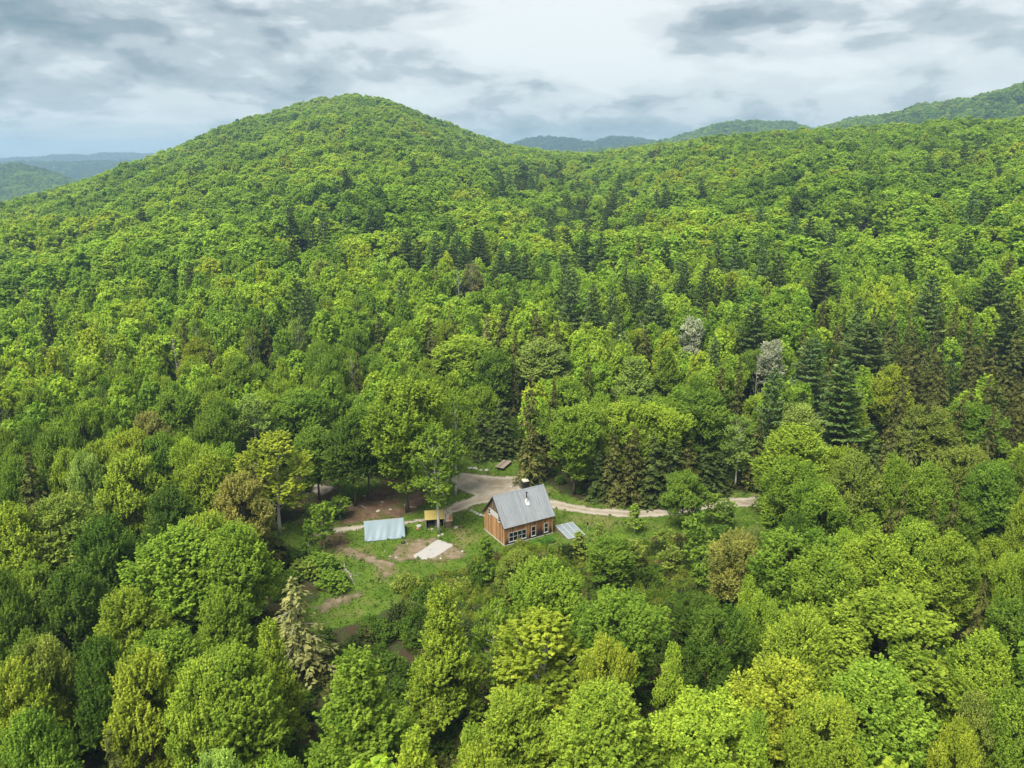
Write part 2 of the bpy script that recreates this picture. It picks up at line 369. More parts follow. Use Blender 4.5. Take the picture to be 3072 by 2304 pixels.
# ------------------------------------------------------------------ tree meshes (shared data)
def norm(v): return v / np.maximum(np.linalg.norm(v, axis=-1, keepdims=True), 1e-9)
def kites(c, nrm, tan, ln, wd, fold=.15):
    """c, nrm, tan (n,3); ln, wd (n,) half sizes -> quad leaf faces"""
    nrm = norm(nrm); tan = norm(tan - nrm * (tan * nrm).sum(-1, keepdims=True)); bi = np.cross(nrm, tan)
    ln = ln[:, None]; wd = wd[:, None]
    V = np.stack([c - tan * ln, c + bi * wd + nrm * wd * fold * 2, c + tan * ln, c - bi * wd + nrm * wd * fold * 2], 1).reshape(-1, 3)
    return V, np.arange(len(V)).reshape(-1, 4)
def sph(g, n): return norm(g.normal(size=(n, 3)))
def broadleaf(seed, H=16., Rr=3.7, zb=.28, lobes=30, sprigs=118, leaves=20, size=.122, upright=.8, flat=1.0, shape='round', lob=(.22, .38), bark='bark', trunkr=.19, leafm='leaf'):
    g = np.random.default_rng(seed); z0 = H * zb
    t = (np.arange(lobes) + .5) / lobes; t = t ** .85 + g.uniform(-.03, .03, lobes)
    ga = np.arange(lobes) * 2.39996 + g.uniform(-.5, .5, lobes)
    if shape == 'round': prof = np.where(t > .35, np.sqrt(np.maximum(1 - ((t - .35) / .68) ** 2, .03)), .62 + .38 * t / .35)
    elif shape == 'oval': prof = np.sqrt(np.maximum(1 - ((t - .5) / .56) ** 2, .05))
    elif shape == 'vase': prof = np.where(t > .65, np.sqrt(np.maximum(1 - ((t - .65) / .38) ** 2, .08)), .45 + .55 * t / .65)
    else: prof = np.maximum(1.02 - t, .10) ** .75                   # conical
    rl = Rr * g.uniform(*lob, lobes) * (.62 + .38 * prof)
    rad = np.maximum(Rr * prof * g.uniform(.75, 1.12, lobes) - rl * .75, 0)
    C = np.stack([rad * np.cos(ga), rad * np.sin(ga), z0 + (H - z0) * t - rl * .6 * t], -1)
    S, AX, LV = [], [], []
    for i in range(lobes):
        n = int(sprigs * (rl[i] / (Rr * .36)) ** 1.6); n = max(n, 8)
        d = sph(g, n * 3); ow = norm(np.array([C[i, 0], C[i, 1], 0]) * .12 + np.array([0, 0, .55]))
        d = d[(d @ ow) > g.uniform(-.75, .15, n * 3)][:n]
        p = C[i] + d * np.array([1, 1, flat]) * rl[i] * g.triangular(.55, .95, 1.45, (len(d), 1))
        rad_o = norm(p - np.array([0, 0, z0 + (H - z0) * .35]))
        S.append(p); AX.append(norm(d * .55 + rad_o * .4 + np.array([0, 0, upright]) + g.normal(size=d.shape) * .22))
        LV.append(np.clip(g.normal(.5, .2, len(d)) + g.normal(0, .12), 0, 1))
    S = np.concatenate(S); AX = np.concatenate(AX); LV = np.concatenate(LV); n = len(S)
    Ls = g.uniform(.5, 1.6, n) * Rr * .25; wr = Rr * .07 * g.uniform(.7, 1.25, n)
    s = g.uniform(0, 1, (n, leaves)); th = g.uniform(0, 6.283, (n, leaves))
    a = np.cross(AX, np.array([.13, .27, .95])); a = norm(a); b = np.cross(AX, a)
    rr = (wr[:, None] * (1.1 - s) ** 1.2 * np.sqrt(g.uniform(.1, 1, s.shape)))[..., None]
    radial = a[:, None] * np.cos(th)[..., None] + b[:, None] * np.sin(th)[..., None]
    c = S[:, None] + AX[:, None] * ((s - .35) * Ls[:, None])[..., None] + radial * rr
    nr = radial * .55 + AX[:, None] * .35 + np.array([0, 0, .6]) + g.normal(size=c.shape) * .3
    tn = radial * .6 + AX[:, None] * .6 + g.normal(size=c.shape) * .5
    sz = size * g.uniform(.7, 1.3, n * leaves)
    V, Fq = kites(c.reshape(-1, 3), nr.reshape(-1, 3), tn.reshape(-1, 3), sz, sz * g.uniform(.5, .75, n * leaves))
    lv = np.clip((LV[:, None] + g.normal(0, .12, s.shape) + .18 * (s - .5)), 0, 1).ravel()
    crown = mesh_arrays('broadleaf_crown', V, Fq, M[leafm], lv)
    mb = MB(); lean = g.uniform(-.4, .4, 2); top = z0 + (H - z0) * .72
    path = [(lean[0] * k * k, lean[1] * k * k, -.4 + (top + .4) * k) for k in np.linspace(0, 1, 7)]
    mb.tube(path, [trunkr * (1.25 if k == 0 else 1 - .8 * k / 6) for k in range(7)], 7)
    for i in range(lobes):
        zz = max(C[i, 2] - (.9 + .55 * math.hypot(C[i, 0], C[i, 1])), z0 * .8); zz = min(zz, top * .96); k = max((zz + .4) / (top + .4), 0)
        p0 = Vector((lean[0] * k * k, lean[1] * k * k, zz)); p2 = Vector(C[i]) + Vector((0, 0, rl[i] * .3)); p1 = p0.lerp(p2, .5) + Vector((C[i, 0] * .12, C[i, 1] * .12, -.15))
        mb.tube([p0, p1, p2], [trunkr * .42, trunkr * .28, trunkr * .08], 5, False)
    return mb.mesh('broadleaf_trunk', M[bark], True), crown
def hemlock(seed, H=15., Rr=2.7, levels=34, dens=1.0, size=.3, power=.8, droop=.35, bark='darkbark', bare=0.0, ragged=.25, zb=.06):
    g = np.random.default_rng(seed); c, nr, tn, ln, lv = [], [], [], [], []
    mb = MB(); mb.tube([(0, 0, -.4), (.05, 0, H * .5), (0, .06, H * .97)], [H * .013, H * .008, .02], 7)
    for i in range(levels):
        t = (i + g.uniform(-.4, .4)) / levels; z = H * (zb + (1 - zb) * np.clip(t, 0, .995)); rad = Rr * max(1 - t, .02) ** power
        nb = max(int(7 * (1 - t) + 3), 3)
        for k in range(nb):
            a = g.uniform(0, 6.283); r = rad * g.uniform(1 - 2.2 * ragged, 1 + .6 * ragged) + .12
            d = np.array([math.cos(a), math.sin(a), 0]); pd = np.array([-d[1], d[0], 0])
            m = int((4 + 13 * r / Rr) * dens) + 2
            u = np.sqrt(g.uniform(.03, 1, m)); side = g.uniform(-1, 1, m) * (1.05 - u * .75) * r * .36
            zz = z + .25 * r * u - droop * r * u ** 2 * 1.4 + g.normal(0, .09, m) - np.abs(side) * .22
            c.append(d * (u * r)[:, None] + pd * side[:, None] + np.array([0, 0, 1]) * zz[:, None])
            nr.append(np.array([0, 0, 1.]) + d * .45 + g.normal(size=(m, 3)) * .38)
            tn.append(d * (.4 + u[:, None] * .5) + pd * np.sign(side)[:, None] * .7 + np.array([0, 0, -.35]) + g.normal(size=(m, 3)) * .25)
            ln.append(size * g.uniform(.7, 1.35, m)); lv.append(np.clip(g.normal(.45, .2) + .22 * (u - .6) + g.normal(0, .12, m), 0, 1))
            if bare and g.uniform() < bare:
                p = [Vector(d * (q * r * 1.08) + np.array([0, 0, z + .25 * r * q - droop * r * q * q])) for q in (0, .5, 1)]
                mb.tube(p, [.05, .035, .012], 4, False)
    c = np.concatenate(c); ln = np.concatenate(ln)
    V, Fq = kites(c, np.concatenate(nr), np.concatenate(tn), ln, ln * .42, .1)
    return mb.mesh('conifer_trunk', M['deadwood' if bare else bark], True), mesh_arrays('conifer_crown', V, Fq, M['needle'], np.concatenate(lv))
def pine(seed, H=19., Rr=3.3, tiers=15, zb=.16, dens=1.0, size=.34):
    g = np.random.default_rng(seed); c, nr, tn, ln, lv = [], [], [], [], []
    mb = MB(); mb.tube([(0, 0, -.4), (.08, 0, H * .5), (0, 0, H * .96)], [H * .015, H * .009, .025], 7)
    for i in range(tiers):
        t = i / (tiers - 1); z = H * (zb + (1 - zb) * .95 * t ** .92); rad = Rr * (1 - t) ** .58 * (.72 + .28 * min(t / .18, 1)) * g.uniform(.85, 1.12) + .3
        nb = int(5 + 3 * (1 - t))
        a0 = g.uniform(0, 6.28)
        for k in range(nb):
            a = a0 + k * 6.283 / nb + g.uniform(-.3, .3); r = rad * g.uniform(.62, 1.12); d = np.array([math.cos(a), math.sin(a), 0]); pd = np.array([-d[1], d[0], 0])
            rise = (.10 + .55 * t) * r; m = int((16 + 58 * r / Rr) * dens)
            u = g.uniform(.25, 1, m) ** .7; side = g.uniform(-1, 1, m) * (.95 - abs(u - .68)) * r * .33
            zz = z + rise * u ** 1.6 - .06 * r + g.normal(0, .10, m)
            c.append(d * (u * r)[:, None] + pd * side[:, None] + np.array([0, 0, 1]) * zz[:, None])
            nr.append(np.array([0, 0, .8]) + g.normal(size=(m, 3)) * .55)
            tn.append(d * .8 + pd * np.sign(side)[:, None] * .5 + np.array([0, 0, .55]) + g.normal(size=(m, 3)) * .35)
            ln.append(size * g.uniform(.7, 1.3, m)); lv.append(np.clip(g.normal(.45, .18) + .25 * (u - .6) + g.normal(0, .12, m), 0, 1))
            mb.tube([Vector((0, 0, z)), Vector(d * r * .5 + np.array([0, 0, z + rise * .3])), Vector(d * r * .95 + np.array([0, 0, z + rise * .9]))], [.06, .04, .012], 4, False)
    c = np.concatenate(c); ln = np.concatenate(ln)
    V, Fq = kites(c, np.concatenate(nr), np.concatenate(tn), ln, ln * .33, .1)
    return mb.mesh('pine_trunk', M['darkbark'], True), mesh_arrays('pine_crown', V, Fq, M['needle'], np.concatenate(lv))
def bare_tree(seed, H=13., spread=2.4, n=26, mat='deadwood'):
    g = np.random.default_rng(seed); mb = MB(); lean = g.uniform(-.6, .6, 2)
    P = lambda k: Vector((lean[0] * k * k, lean[1] * k * k, H * k))
    mb.tube([P(k) if k else Vector((0, 0, -.4)) for k in np.linspace(0, 1, 7)], [.17 * (1 - .88 * k) for k in np.linspace(0, 1, 7)], 6)
    tw = MB()
    for i in range(n):
        k = g.uniform(.35, .97); a = g.uniform(0, 6.28); ln = spread * g.uniform(.5, 1.1) * (1.15 - k * .7); d = Vector((math.cos(a), math.sin(a), g.uniform(.3, 1.0))).normalized()
        p0 = P(k); p1 = p0 + d * ln * .55 + Vector((0, 0, -.05)); p2 = p0 + d * ln + Vector((0, 0, .25 * ln)); tw.tube([p0, p1, p2], [.055, .035, .012], 4, False)
        for q in range(3):
            e = Vector(g.normal(size=3)) * .5 + d; b = p1.lerp(p2, q / 3); tw.tube([b, b + e.normalized() * ln * .35], [.022, .008], 3, False)
    return mb.mesh('dead_trunk', M[mat], True), tw.mesh('bare_branches', M[mat], True)
PROTO = {}
STY = [dict(shape='round', upright=1.0), dict(shape='round', upright=.7, flat=.85, lob=(.25, .42)), dict(shape='vase', upright=1.2, zb=.24), dict(shape='oval', upright=.9, zb=.2),
       dict(shape='oval', upright=.5, flat=.75, lob=(.24, .42), lobes=34), dict(shape='round', upright=1.4, lobes=36, lob=(.2, .32)), dict(shape='cone', upright=.9, zb=.14, lobes=36, lob=(.24, .36)), dict(shape='round', upright=.8, zb=.34, lobes=26, lob=(.26, .44))]
PROTO['broad'] = [broadleaf(100 + i, **s) for i, s in enumerate(STY)]
PROTO['broadfar'] = [broadleaf(200 + i, sprigs=34, leaves=7, size=.44, trunkr=.17, leafm='leaffar', **s) for i, s in enumerate(STY)]
PROTO['birch'] = [broadleaf(300 + i, H=17, Rr=2.6, zb=.30, lobes=22, sprigs=52, leaves=18, size=.115, upright=.6, shape='oval', lob=(.26, .42), bark='birch', trunkr=.17) for i in range(3)]
PROTO['sapling'] = [broadleaf(400 + i, H=6, Rr=1.15, zb=.2, lobes=13, sprigs=18, leaves=9, size=.13, upright=.7, shape='cone' if i % 2 else 'oval', lob=(.3, .5), bark='birch', trunkr=.06) for i in range(3)]
PROTO['shrub'] = [broadleaf(500 + i, H=2.6, Rr=1.5, zb=.05, lobes=10, sprigs=26, leaves=9, size=.12, upright=.7, lob=(.36, .55), trunkr=.05) for i in range(3)]
PROTO['hemlock'] = [hemlock(600 + i, ragged=.22 + .06 * i, power=(.7, .85, .62)[i]) for i in range(3)]
PROTO['pine'] = [pine(700 + i) for i in range(3)]
PROTO['tan'] = [hemlock(800, H=15, Rr=3.6, levels=26, bare=.16, ragged=.38, power=.55, dens=1.1, zb=.2)]
PROTO['dead'] = [bare_tree(900 + i) for i in range(3)]
PH = dict(broad=(16, 3.7), broadfar=(16, 3.7), birch=(17, 2.6), sapling=(6, 1.15), shrub=(2.6, 1.5), hemlock=(15, 2.7), pine=(19, 3.3), tan=(15, 3.6), dead=(13, 2.4))

TONES = {k: tuple(min(1.72 * q, .62) for q in v) for k, v in {'lime': (.178, .250, .026), 'bright': (.143, .220, .024), 'mid': (.106, .174, .021), 'deep': (.062, .110, .015), 'yellow': (.194, .244, .024),
         'olive': (.158, .205, .033), 'pale': (.185, .262, .050), 'bronze': (.185, .192, .042), 'moss': (.082, .092, .024), 'silver': (.335, .36, .235), 'brown': (.066, .071, .018), 'dark': (.046, .066, .016),
         'blue': (.064, .098, .024), 'sage': (.085, .130, .038), 'tan': (.165, .165, .055), 'grey': (.3, .29, .25)}.items()}
WORDS = {'lime': 'lime green', 'bright': 'bright green', 'mid': 'mid green', 'deep': 'deep green', 'yellow': 'yellow green', 'olive': 'olive green', 'pale': 'pale green', 'bronze': 'bronze tinted', 'moss': 'mossy green',
         'silver': 'silvery white', 'brown': 'brownish', 'dark': 'dark green', 'blue': 'bluish green', 'sage': 'grey green', 'tan': 'dry tan', 'grey': 'bleached grey'}

# ------------------------------------------------------------------ where the trees stand
T = []      # dicts: kind, tone, x, y, z, h, w, (label)
def solve(x, ytop, h):
    d = ray(x, ytop); d = d / math.hypot(d[0], d[1])
    rs = np.arange(40, 1400, .5); P = ORI + rs[:, None] * d
    gap = P[:, 2] - terrain(P[:, 0], P[:, 1]) - h
    k = np.argmax(gap <= 0) if (gap <= 0).any() else len(rs) - 1
    return P[k, 0], P[k, 1]
def hero(x, ytop, wpx, kind='broad', tone='mid', h=None, base=None, lab=None):
    if kind == 'hemlock' and tone == 'olive': tone = 'moss'
    if kind == 'pine': wpx *= 1.25
    if base is not None:
        P = at(x, base); X, Y = P[0], P[1]; r = math.hypot(X, Y); d = ray(x, ytop); h = CAM_H + d[2] / math.hypot(d[0], d[1]) * r
    else:
        h = h or dict(broad=16.5, birch=17, hemlock=18.5, pine=23, tan=14, dead=17, sapling=6, shrub=2.4)[kind] * rng.uniform(.95, 1.06)
        X, Y = solve(x, ytop, h)
    depth = Y * math.cos(_p) + (CAM_H - h * .6) * math.sin(_p)
    T.append(dict(kind=kind, tone=tone, x=X, y=Y, z=float(terrain(X, Y)), h=h, w=wpx * KPX * depth / FPX, hero=True, lab=lab))
B, HM, PN = 'broad', 'hemlock', 'pine'
for a in [  # bottom rows
 (1165,1335,205,'birch','yellow',None,1625),(1180,1222,160,B,'bright'),(955,1290,175,B,'lime'),(1335,1290,185,B,'mid'),(770,1432,270,B,'bright'),(1312,1390,110,B,'yellow'),
 (1305,1500,215,B,'lime'),(1545,1535,215,B,'lime'),(1578,1153,112,B,'bronze',None,1335),(1725,1160,190,B,'mid'),(1785,1200,160,B,'bright'),(1905,1172,180,B,'lime'),
 (2128,1250,80,HM,'brown'),(1930,1300,270,B,'lime'),(1558,1318,135,B,'deep'),(1690,1440,200,B,'yellow'),(1900,1458,220,B,'bright'),(2130,1382,140,B,'lime'),
 (1790,1530,160,B,'lime'),(2075,1575,95,B,'yellow'),(2195,1510,140,B,'bright'),(2115,1515,90,B,'olive'),(2185,1310,130,B,'mid'),(1640,1560,110,B,'bright'),
 (25,1450,130,B,'yellow'),(85,1385,115,B,'olive'),(300,1432,150,B,'yellow'),(233,1582,110,HM,'olive'),(425,1452,140,B,'lime'),(505,1420,190,B,'bright'),(582,1360,130,B,'lime'),
 (215,1400,120,B,'deep'),(385,1160,220,B,'bright'),(505,1145,150,B,'bright'),(430,1120,120,B,'lime'),(125,1085,150,B,'olive'),(15,1105,130,B,'lime'),(215,1130,130,B,'deep'),(60,1560,150,B,'mid'),(150,1240,140,B,'deep'),
 (513,1035,125,B,'bronze'),(562,1000,120,HM,'brown',None,1225),(605,940,140,'birch','yellow',None,1156),(445,990,120,B,'lime'),(276,935,95,B,'yellow'),(320,898,85,B,'bronze'),(335,945,90,B,'mid'),
 (275,990,125,B,'lime'),(57,975,105,HM,'brown'),(180,982,75,B,'pale'),(633,1248,150,'tan','tan'),(365,1062,110,B,'deep'),(540,862,95,'birch','pale'),(378,850,110,B,'mid'),(650,848,130,B,'mid'),(30,1000,80,B,'mid'),
 (880,828,180,B,'lime',None,1106),(768,905,112,B,'deep',None,1093),(798,880,100,B,'mid',None,1078),(690,930,110,B,'mid',None,1080),(830,850,110,B,'bright'),(930,860,90,B,'lime'),(948,925,105,'birch','bright',None,1152),(985,848,90,'birch','bright',None,1072),(1145,812,75,HM,'olive',None,1045),(1196,822,50,HM,'brown'),(1085,862,85,HM,'dark',None,985),(1040,890,70,HM,'dark',None,990),
 (1222,828,110,B,'bright'),(1240,880,125,B,'bright',None,1068),(1320,922,70,HM,'brown',None,1082),(1362,920,78,HM,'brown',None,1088),(1405,938,90,HM,'dark',None,1090),(1445,948,84,HM,'dark',None,1084),(1482,950,84,HM,'brown',None,1078),(1518,962,76,HM,'dark',None,1072),(1290,940,60,HM,'dark',None,1078),(1550,975,60,HM,'dark',None,1064),(1353,872,115,B,'lime'),(1418,880,130,B,'lime'),
 (1172,738,130,B,'pale'),(1370,782,130,B,'pale'),(1440,762,100,B,'bright'),(1003,732,150,B,'lime'),(1070,762,90,B,'mid'),(817,662,48,HM,'brown'),(927,682,52,HM,'brown'),(1087,655,48,HM,'brown'),(1053,682,62,HM,'tan'),
 (1113,700,40,HM,'brown'),(1160,668,60,HM,'brown'),(1203,682,40,HM,'brown'),(1107,742,42,HM,'brown'),(1270,765,46,HM,'brown'),(770,760,40,HM,'brown'),(570,678,44,HM,'brown'),(1395,690,50,HM,'brown'),
 (1233,606,66,PN,'sage'),(1283,612,58,PN,'sage'),(1417,612,62,PN,'sage'),(1137,545,50,PN,'blue'),(1080,532,46,PN,'sage'),(1040,500,46,PN,'blue'),(1000,520,40,PN,'blue'),(878,500,44,PN,'blue'),(900,515,42,PN,'blue'),
 (1110,525,44,PN,'blue'),(1265,500,46,PN,'blue'),(1300,505,42,PN,'blue'),(1480,560,48,PN,'blue'),(1525,575,44,PN,'blue'),(1320,425,34,PN,'blue'),(1440,400,34,PN,'blue'),(1385,590,50,PN,'blue'),(1590,520,50,PN,'sage'),
 (800,440,32,PN,'blue'),(820,445,30,PN,'blue'),(625,440,32,PN,'blue'),(672,470,30,PN,'blue'),(745,360,26,PN,'dark'),(1085,385,30,PN,'blue'),(1130,350,30,PN,'dark'),(1205,345,26,PN,'dark'),(1720,420,36,PN,'dark'),
 (1635,652,80,PN,'blue'),(1782,560,80,PN,'dark'),(1875,692,115,PN,'blue'),(1758,726,85,PN,'sage'),(1828,776,105,PN,'blue'),(1676,792,66,PN,'sage'),(2015,590,70,PN,'sage'),(1860,640,52,PN,'sage'),(2150,585,90,PN,'blue'),(2090,500,60,PN,'blue'),(2190,640,80,PN,'dark'),
 (1985,735,66,HM,'brown'),(2040,790,74,HM,'brown'),(2105,806,72,HM,'brown'),(2165,792,74,HM,'brown'),(2025,742,60,HM,'brown'),(2110,726,66,HM,'brown'),(2200,710,64,HM,'brown'),(2068,652,44,HM,'brown'),(2100,662,42,HM,'brown'),(1955,790,60,HM,'brown'),(2010,850,62,HM,'brown'),
 (2080,860,60,HM,'brown'),(2150,870,60,HM,'brown'),(1980,880,56,HM,'olive'),(2204,850,66,HM,'brown'),(1785,620,40,HM,'brown'),(1740,700,46,HM,'brown'),(1560,790,62,HM,'brown'),(1600,770,40,HM,'brown'),
 (1928,795,78,B,'yellow'),(1848,852,115,B,'lime'),(2010,888,120,B,'olive'),(2108,878,120,B,'mid'),(1522,848,120,B,'mid'),(1588,900,70,'birch','pale',None,1054),(1728,876,100,B,'pale'),(1722,930,150,B,'lime'),
 (1718,1002,135,B,'bright'),(1775,1050,120,B,'bright'),(1852,992,115,B,'olive'),(1942,1002,90,B,'bright'),(2088,975,120,B,'olive'),(2150,1010,110,B,'mid'),(1955,1045,66,HM,'brown'),(1925,1092,60,HM,'brown'),(2068,1048,72,HM,'brown'),(2020,1075,66,HM,'brown'),
 (1655,955,62,HM,'brown',None,1104),(1625,900,60,HM,'brown',None,1058),(1480,1026,86,B,'mid',10),(1715,1120,90,B,'deep'),(1985,1130,110,B,'bright'),(2060,1165,130,B,'lime'),
 (1668,735,56,'birch','silver'),(1497,686,50,'birch','silver'),(1640,770,30,'dead','grey'),(375,728,46,'dead','grey'),(1880,440,30,'dead','grey'),(990,580,30,'dead','tan'),(1905,450,26,'dead','grey'),(640,690,40,'birch','pale'),(1020,570,44,'birch','tan'),
 (700,1085,52,'sapling','bright',None,1186),(1493,1110,60,'sapling','mid',None,1238),(1370,1090,42,'sapling','bright',None,1150),(1540,1065,40,'sapling','bright',None,1130),(1565,1080,44,'sapling','mid',None,1140),
 (1050,1160,54,'sapling','mid',None,1270),(1320,1165,100,B,'mid',8.5),(1250,1150,46,'sapling','olive',None,1215),(1295,1130,40,'sapling','olive',None,1200),(1365,1165,50,'sapling','olive',None,1240),(1445,1180,50,'sapling','olive',None,1250),
 (1530,1165,56,'sapling','mid',None,1290),(1515,1180,50,'sapling','bright',None,1270),(1505,1290,100,B,'deep',9),(670,1120,40,'sapling','mid',None,1210),
 (692,1205,86,'shrub','mid'),(720,1240,70,'shrub','mid'),(660,1215,64,'shrub','olive'),(1120,1195,90,B,'olive',9),(640,1190,60,'shrub','deep'),(1440,1150,60,'shrub','olive'),(1470,1160,60,'shrub','brown'),(1560,1140,60,'shrub','deep'),
 (880,1250,60,'shrub','olive'),(1000,1255,60,'shrub','olive'),(1640,1150,46,'hemlock','brown',6.5),(1650,1165,40,'hemlock','brown',5.5),(735,1075,46,'sapling','mid',None,1120)]:
    hero(*a)

ALLW = LAWN_W + DRIVE_W
KEEP = np.array([(680,1085),(760,1075),(850,1040),(960,1000),(1010,985),(1060,985),(1120,980),(1130,1000),(1150,1040),(1240,1080),(1430,1095),(1520,1065),(1640,1065),(1655,1140),(1650,1215),(1600,1225),(1540,1270),(1420,1265),(1330,1240),(1290,1210),(1200,1225),(1100,1225),(1030,1285),(900,1300),(760,1345),(690,1310),(720,1200),(650,1190)], float)
def fnoise(x, y, l, i): return wav(x, y, l, i) * .6 + wav(x + 31, y - 57, l * .43, i + 1) * .4
CAND = []
def tone_pick(x, y, g):
    v = fnoise(x, y, 130, 2) + g.normal(0, .5)
    for lim, tn in ((-1.15, 'deep'), (-.5, 'mid'), (.2, 'bright'), (1.0, 'lime'), (1.2, 'yellow'), (1.45, 'olive'), (9, 'pale')):
        if v < lim: return tn
def guard_boxes():
    out_ = []
    for t in T:
        top, _d = project(np.array([[t['x'], t['y'], t['z'] + t['h']]])); bot, _d = project(np.array([[t['x'], t['y'], t['z']]]))
        f = dict(pine=.5, hemlock=.55, dead=.6, tan=.7, birch=.55, broad=.52).get(t['kind'])
        if f: out_.append((top[0][0], top[0][1], top[0][1] + f * (bot[0][1] - top[0][1]), t['w'] * .5, math.hypot(t['x'], t['y'])))
    return np.array(out_)
def hides(G, x, y, z, h, w):
    """would a tree here stand in front of one already placed and cover its upper part?"""
    q, d = project(np.array([x, y, z + h * .97])); r = math.hypot(x, y); k = FPX / KPX / float(d)
    m = (G[:, 4] > r + 1) & (np.abs(G[:, 0] - q[0]) < .75 * (w * .5 * k + G[:, 3] * FPX / KPX / G[:, 4])) & (q[1] < G[:, 2]) & (q[1] + h * .6 * k > G[:, 1])
    return bool(m.any())
def fill_near():
    """woods within 300 m: dart throwing around the trees already placed"""
    g = np.random.default_rng(5); X = [t['x'] for t in T if t['kind'] not in ('sapling', 'shrub')]; Y = [t['y'] for t in T if t['kind'] not in ('sapling', 'shrub')]; Wd = [t['w'] for t in T if t['kind'] not in ('sapling', 'shrub')]
    X = np.array(X); Y = np.array(Y); Wd = np.array(Wd); G = guard_boxes()
    for _ in range(16000):
        r = math.sqrt(g.uniform(45 ** 2, 300 ** 2)); a = g.uniform(-.69, .69); x, y = r * math.sin(a), r * math.cos(a)
        px_, _d = project(np.array([[x, y, 0.0]])); px_ = px_[0]
        st = fnoise(x, y, 75, 4) + g.normal(0, .5)
        right_stand = x > 60 and 130 < r < 230 and x / y > .42
        core = -.04 < x / y < .4 and 150 < r < 300
        kind = PN if (core and r > 175 and st < -.5) else HM if (st > (.95 if core else 1.15) or (right_stand and g.uniform() < .72)) else PN if (st < -1.25 and r > 170) else 'birch' if g.uniform() < .06 else B
        w = dict(broad=g.uniform(4.6, 8.2), birch=g.uniform(3.6, 5.2), hemlock=g.uniform(4.2, 6.4), pine=g.uniform(6.0, 9.0))[kind]
        if r < 110 and kind == B: w *= .9
        h = dict(broad=g.uniform(12.5, 18), birch=g.uniform(13, 18), hemlock=g.uniform(14, 20), pine=g.uniform(19, 25))[kind]
        d = np.hypot(X - x, Y - y)
        if (d < (Wd + w) * (.36 if r > 120 else .455)).any(): continue
        P = np.array([[x, y]])
        if max(poly_sd(P, q)[0] for q in ALLW) > -(w * .33): continue
        th = np.linspace(0, 6.28, 10); pts = np.array([(x + w * .5 * math.cos(q), y, h * .62 + h * .38 * math.sin(q)) for q in th] + [(x, y, h * .5), (x, y, 1)])
        pp, _d = project(pts)
        if y < 150 and (poly_sd(pp, KEEP) > 0).any(): continue
        if hides(G, x, y, float(terrain(x, y)), h, w): continue
        tone = tone_pick(x, y, g) if kind in (B, 'birch') else ('brown' if g.uniform() < .5 else 'dark' if g.uniform() < .5 else 'moss') if kind == HM else ('blue', 'sage', 'dark')[int(g.integers(3))]
        X = np.append(X, x); Y = np.append(Y, y); Wd = np.append(Wd, w)
        CAND.append(dict(kind=kind, tone=tone, x=x, y=y, z=float(terrain(x, y)), h=h, w=w))
fill_near()
def fill_far():
    """the slopes and the far hills, on a shaken grid, kept only where the slope can be seen"""
    g = np.random.default_rng(6); out_ = []
    azb = np.arange(-.72, .72, .004); rr = np.arange(60, 8200, 12.0)
    AA, RR = np.meshgrid(azb, rr, indexing='ij'); Z = terrain(RR * np.sin(AA), RR * np.cos(AA)); el = (Z + 14 - CAM_H) / RR
    hor = np.maximum.accumulate(el, axis=1)
    def vis(x, y, z, top=18):
        r = np.hypot(x, y); a = np.arctan2(x, y); ia = np.clip(((a + .72) / .004).astype(int), 0, len(azb) - 1); ir = np.clip(((r - 75) / 12).astype(int), 0, len(rr) - 1)
        return (z + top + 3 - CAM_H) / r > hor[ia, ir] - .0015
    for (r0, r1, sp, k) in ((300, 700, 7.6, 1.34), (700, 1300, 8.2, 1.45), (1300, 3400, 11.5, 1.7), (3400, 8200, 26, 3.2)):
        n = int(2 * r1 / sp)
        gx, gy = np.meshgrid(np.arange(-n // 2, n // 2) * sp, np.arange(0, int(r1 / sp)) * sp); gx = gx + (np.arange(gx.shape[0]) % 2)[:, None] * sp / 2
        x = (gx + g.uniform(-.38, .38, gx.shape) * sp).ravel(); y = (gy + g.uniform(-.38, .38, gx.shape) * sp).ravel()
        r = np.hypot(x, y); a = np.abs(np.arctan2(x, y)); m = (r > r0) & (r <= r1) & (a < .70); x, y, r = x[m], y[m], r[m]
        z = terrain(x, y); m = vis(x, y, z) & (g.uniform(size=len(x)) < .94); x, y, z, r = x[m], y[m], z[m], r[m]
        cf = wav(x, y, 210, 5) * .6 + wav(x, y, 70, 1) * .4 + g.normal(0, .35, len(x)); az_ = np.arctan2(x, y)
        centre = np.exp(-((az_ - .12) / .22) ** 2) * (r < 800)
        con = (cf > 1.18 - .72 * centre) & (r < 1300)
        hm = g.uniform(size=len(x)) < .3
        w = g.triangular(4.4, 7.2, 11.5, len(x)) * k; h = g.uniform(12.5, 18.5, len(x)) * (1 + (k - 1) * .25)
        tv = wav(x, y, 260, 2) * .55 + wav(x, y, 90, 7) * .4 + g.normal(0, .42, len(x)) + .12 - np.clip((r - 2300) / 900, 0, 1) * 1.6
        if r0 == 300:
            G = guard_boxes(); G = G[G[:, 4] > 300]
            ok = np.array([not hides(G, *q) for q in zip(x, y, z, h, w)]); x, y, z, h, w, con, hm, tv, r = [q[ok] for q in (x, y, z, h, w, con, hm, tv, r)]
        out_.append((x, y, z, h, w, con, hm, tv, r))
    return [np.concatenate(q) for q in zip(*out_)]
FAR = fill_far()
x, y, z, h, w, con, hm, tv, r = FAR
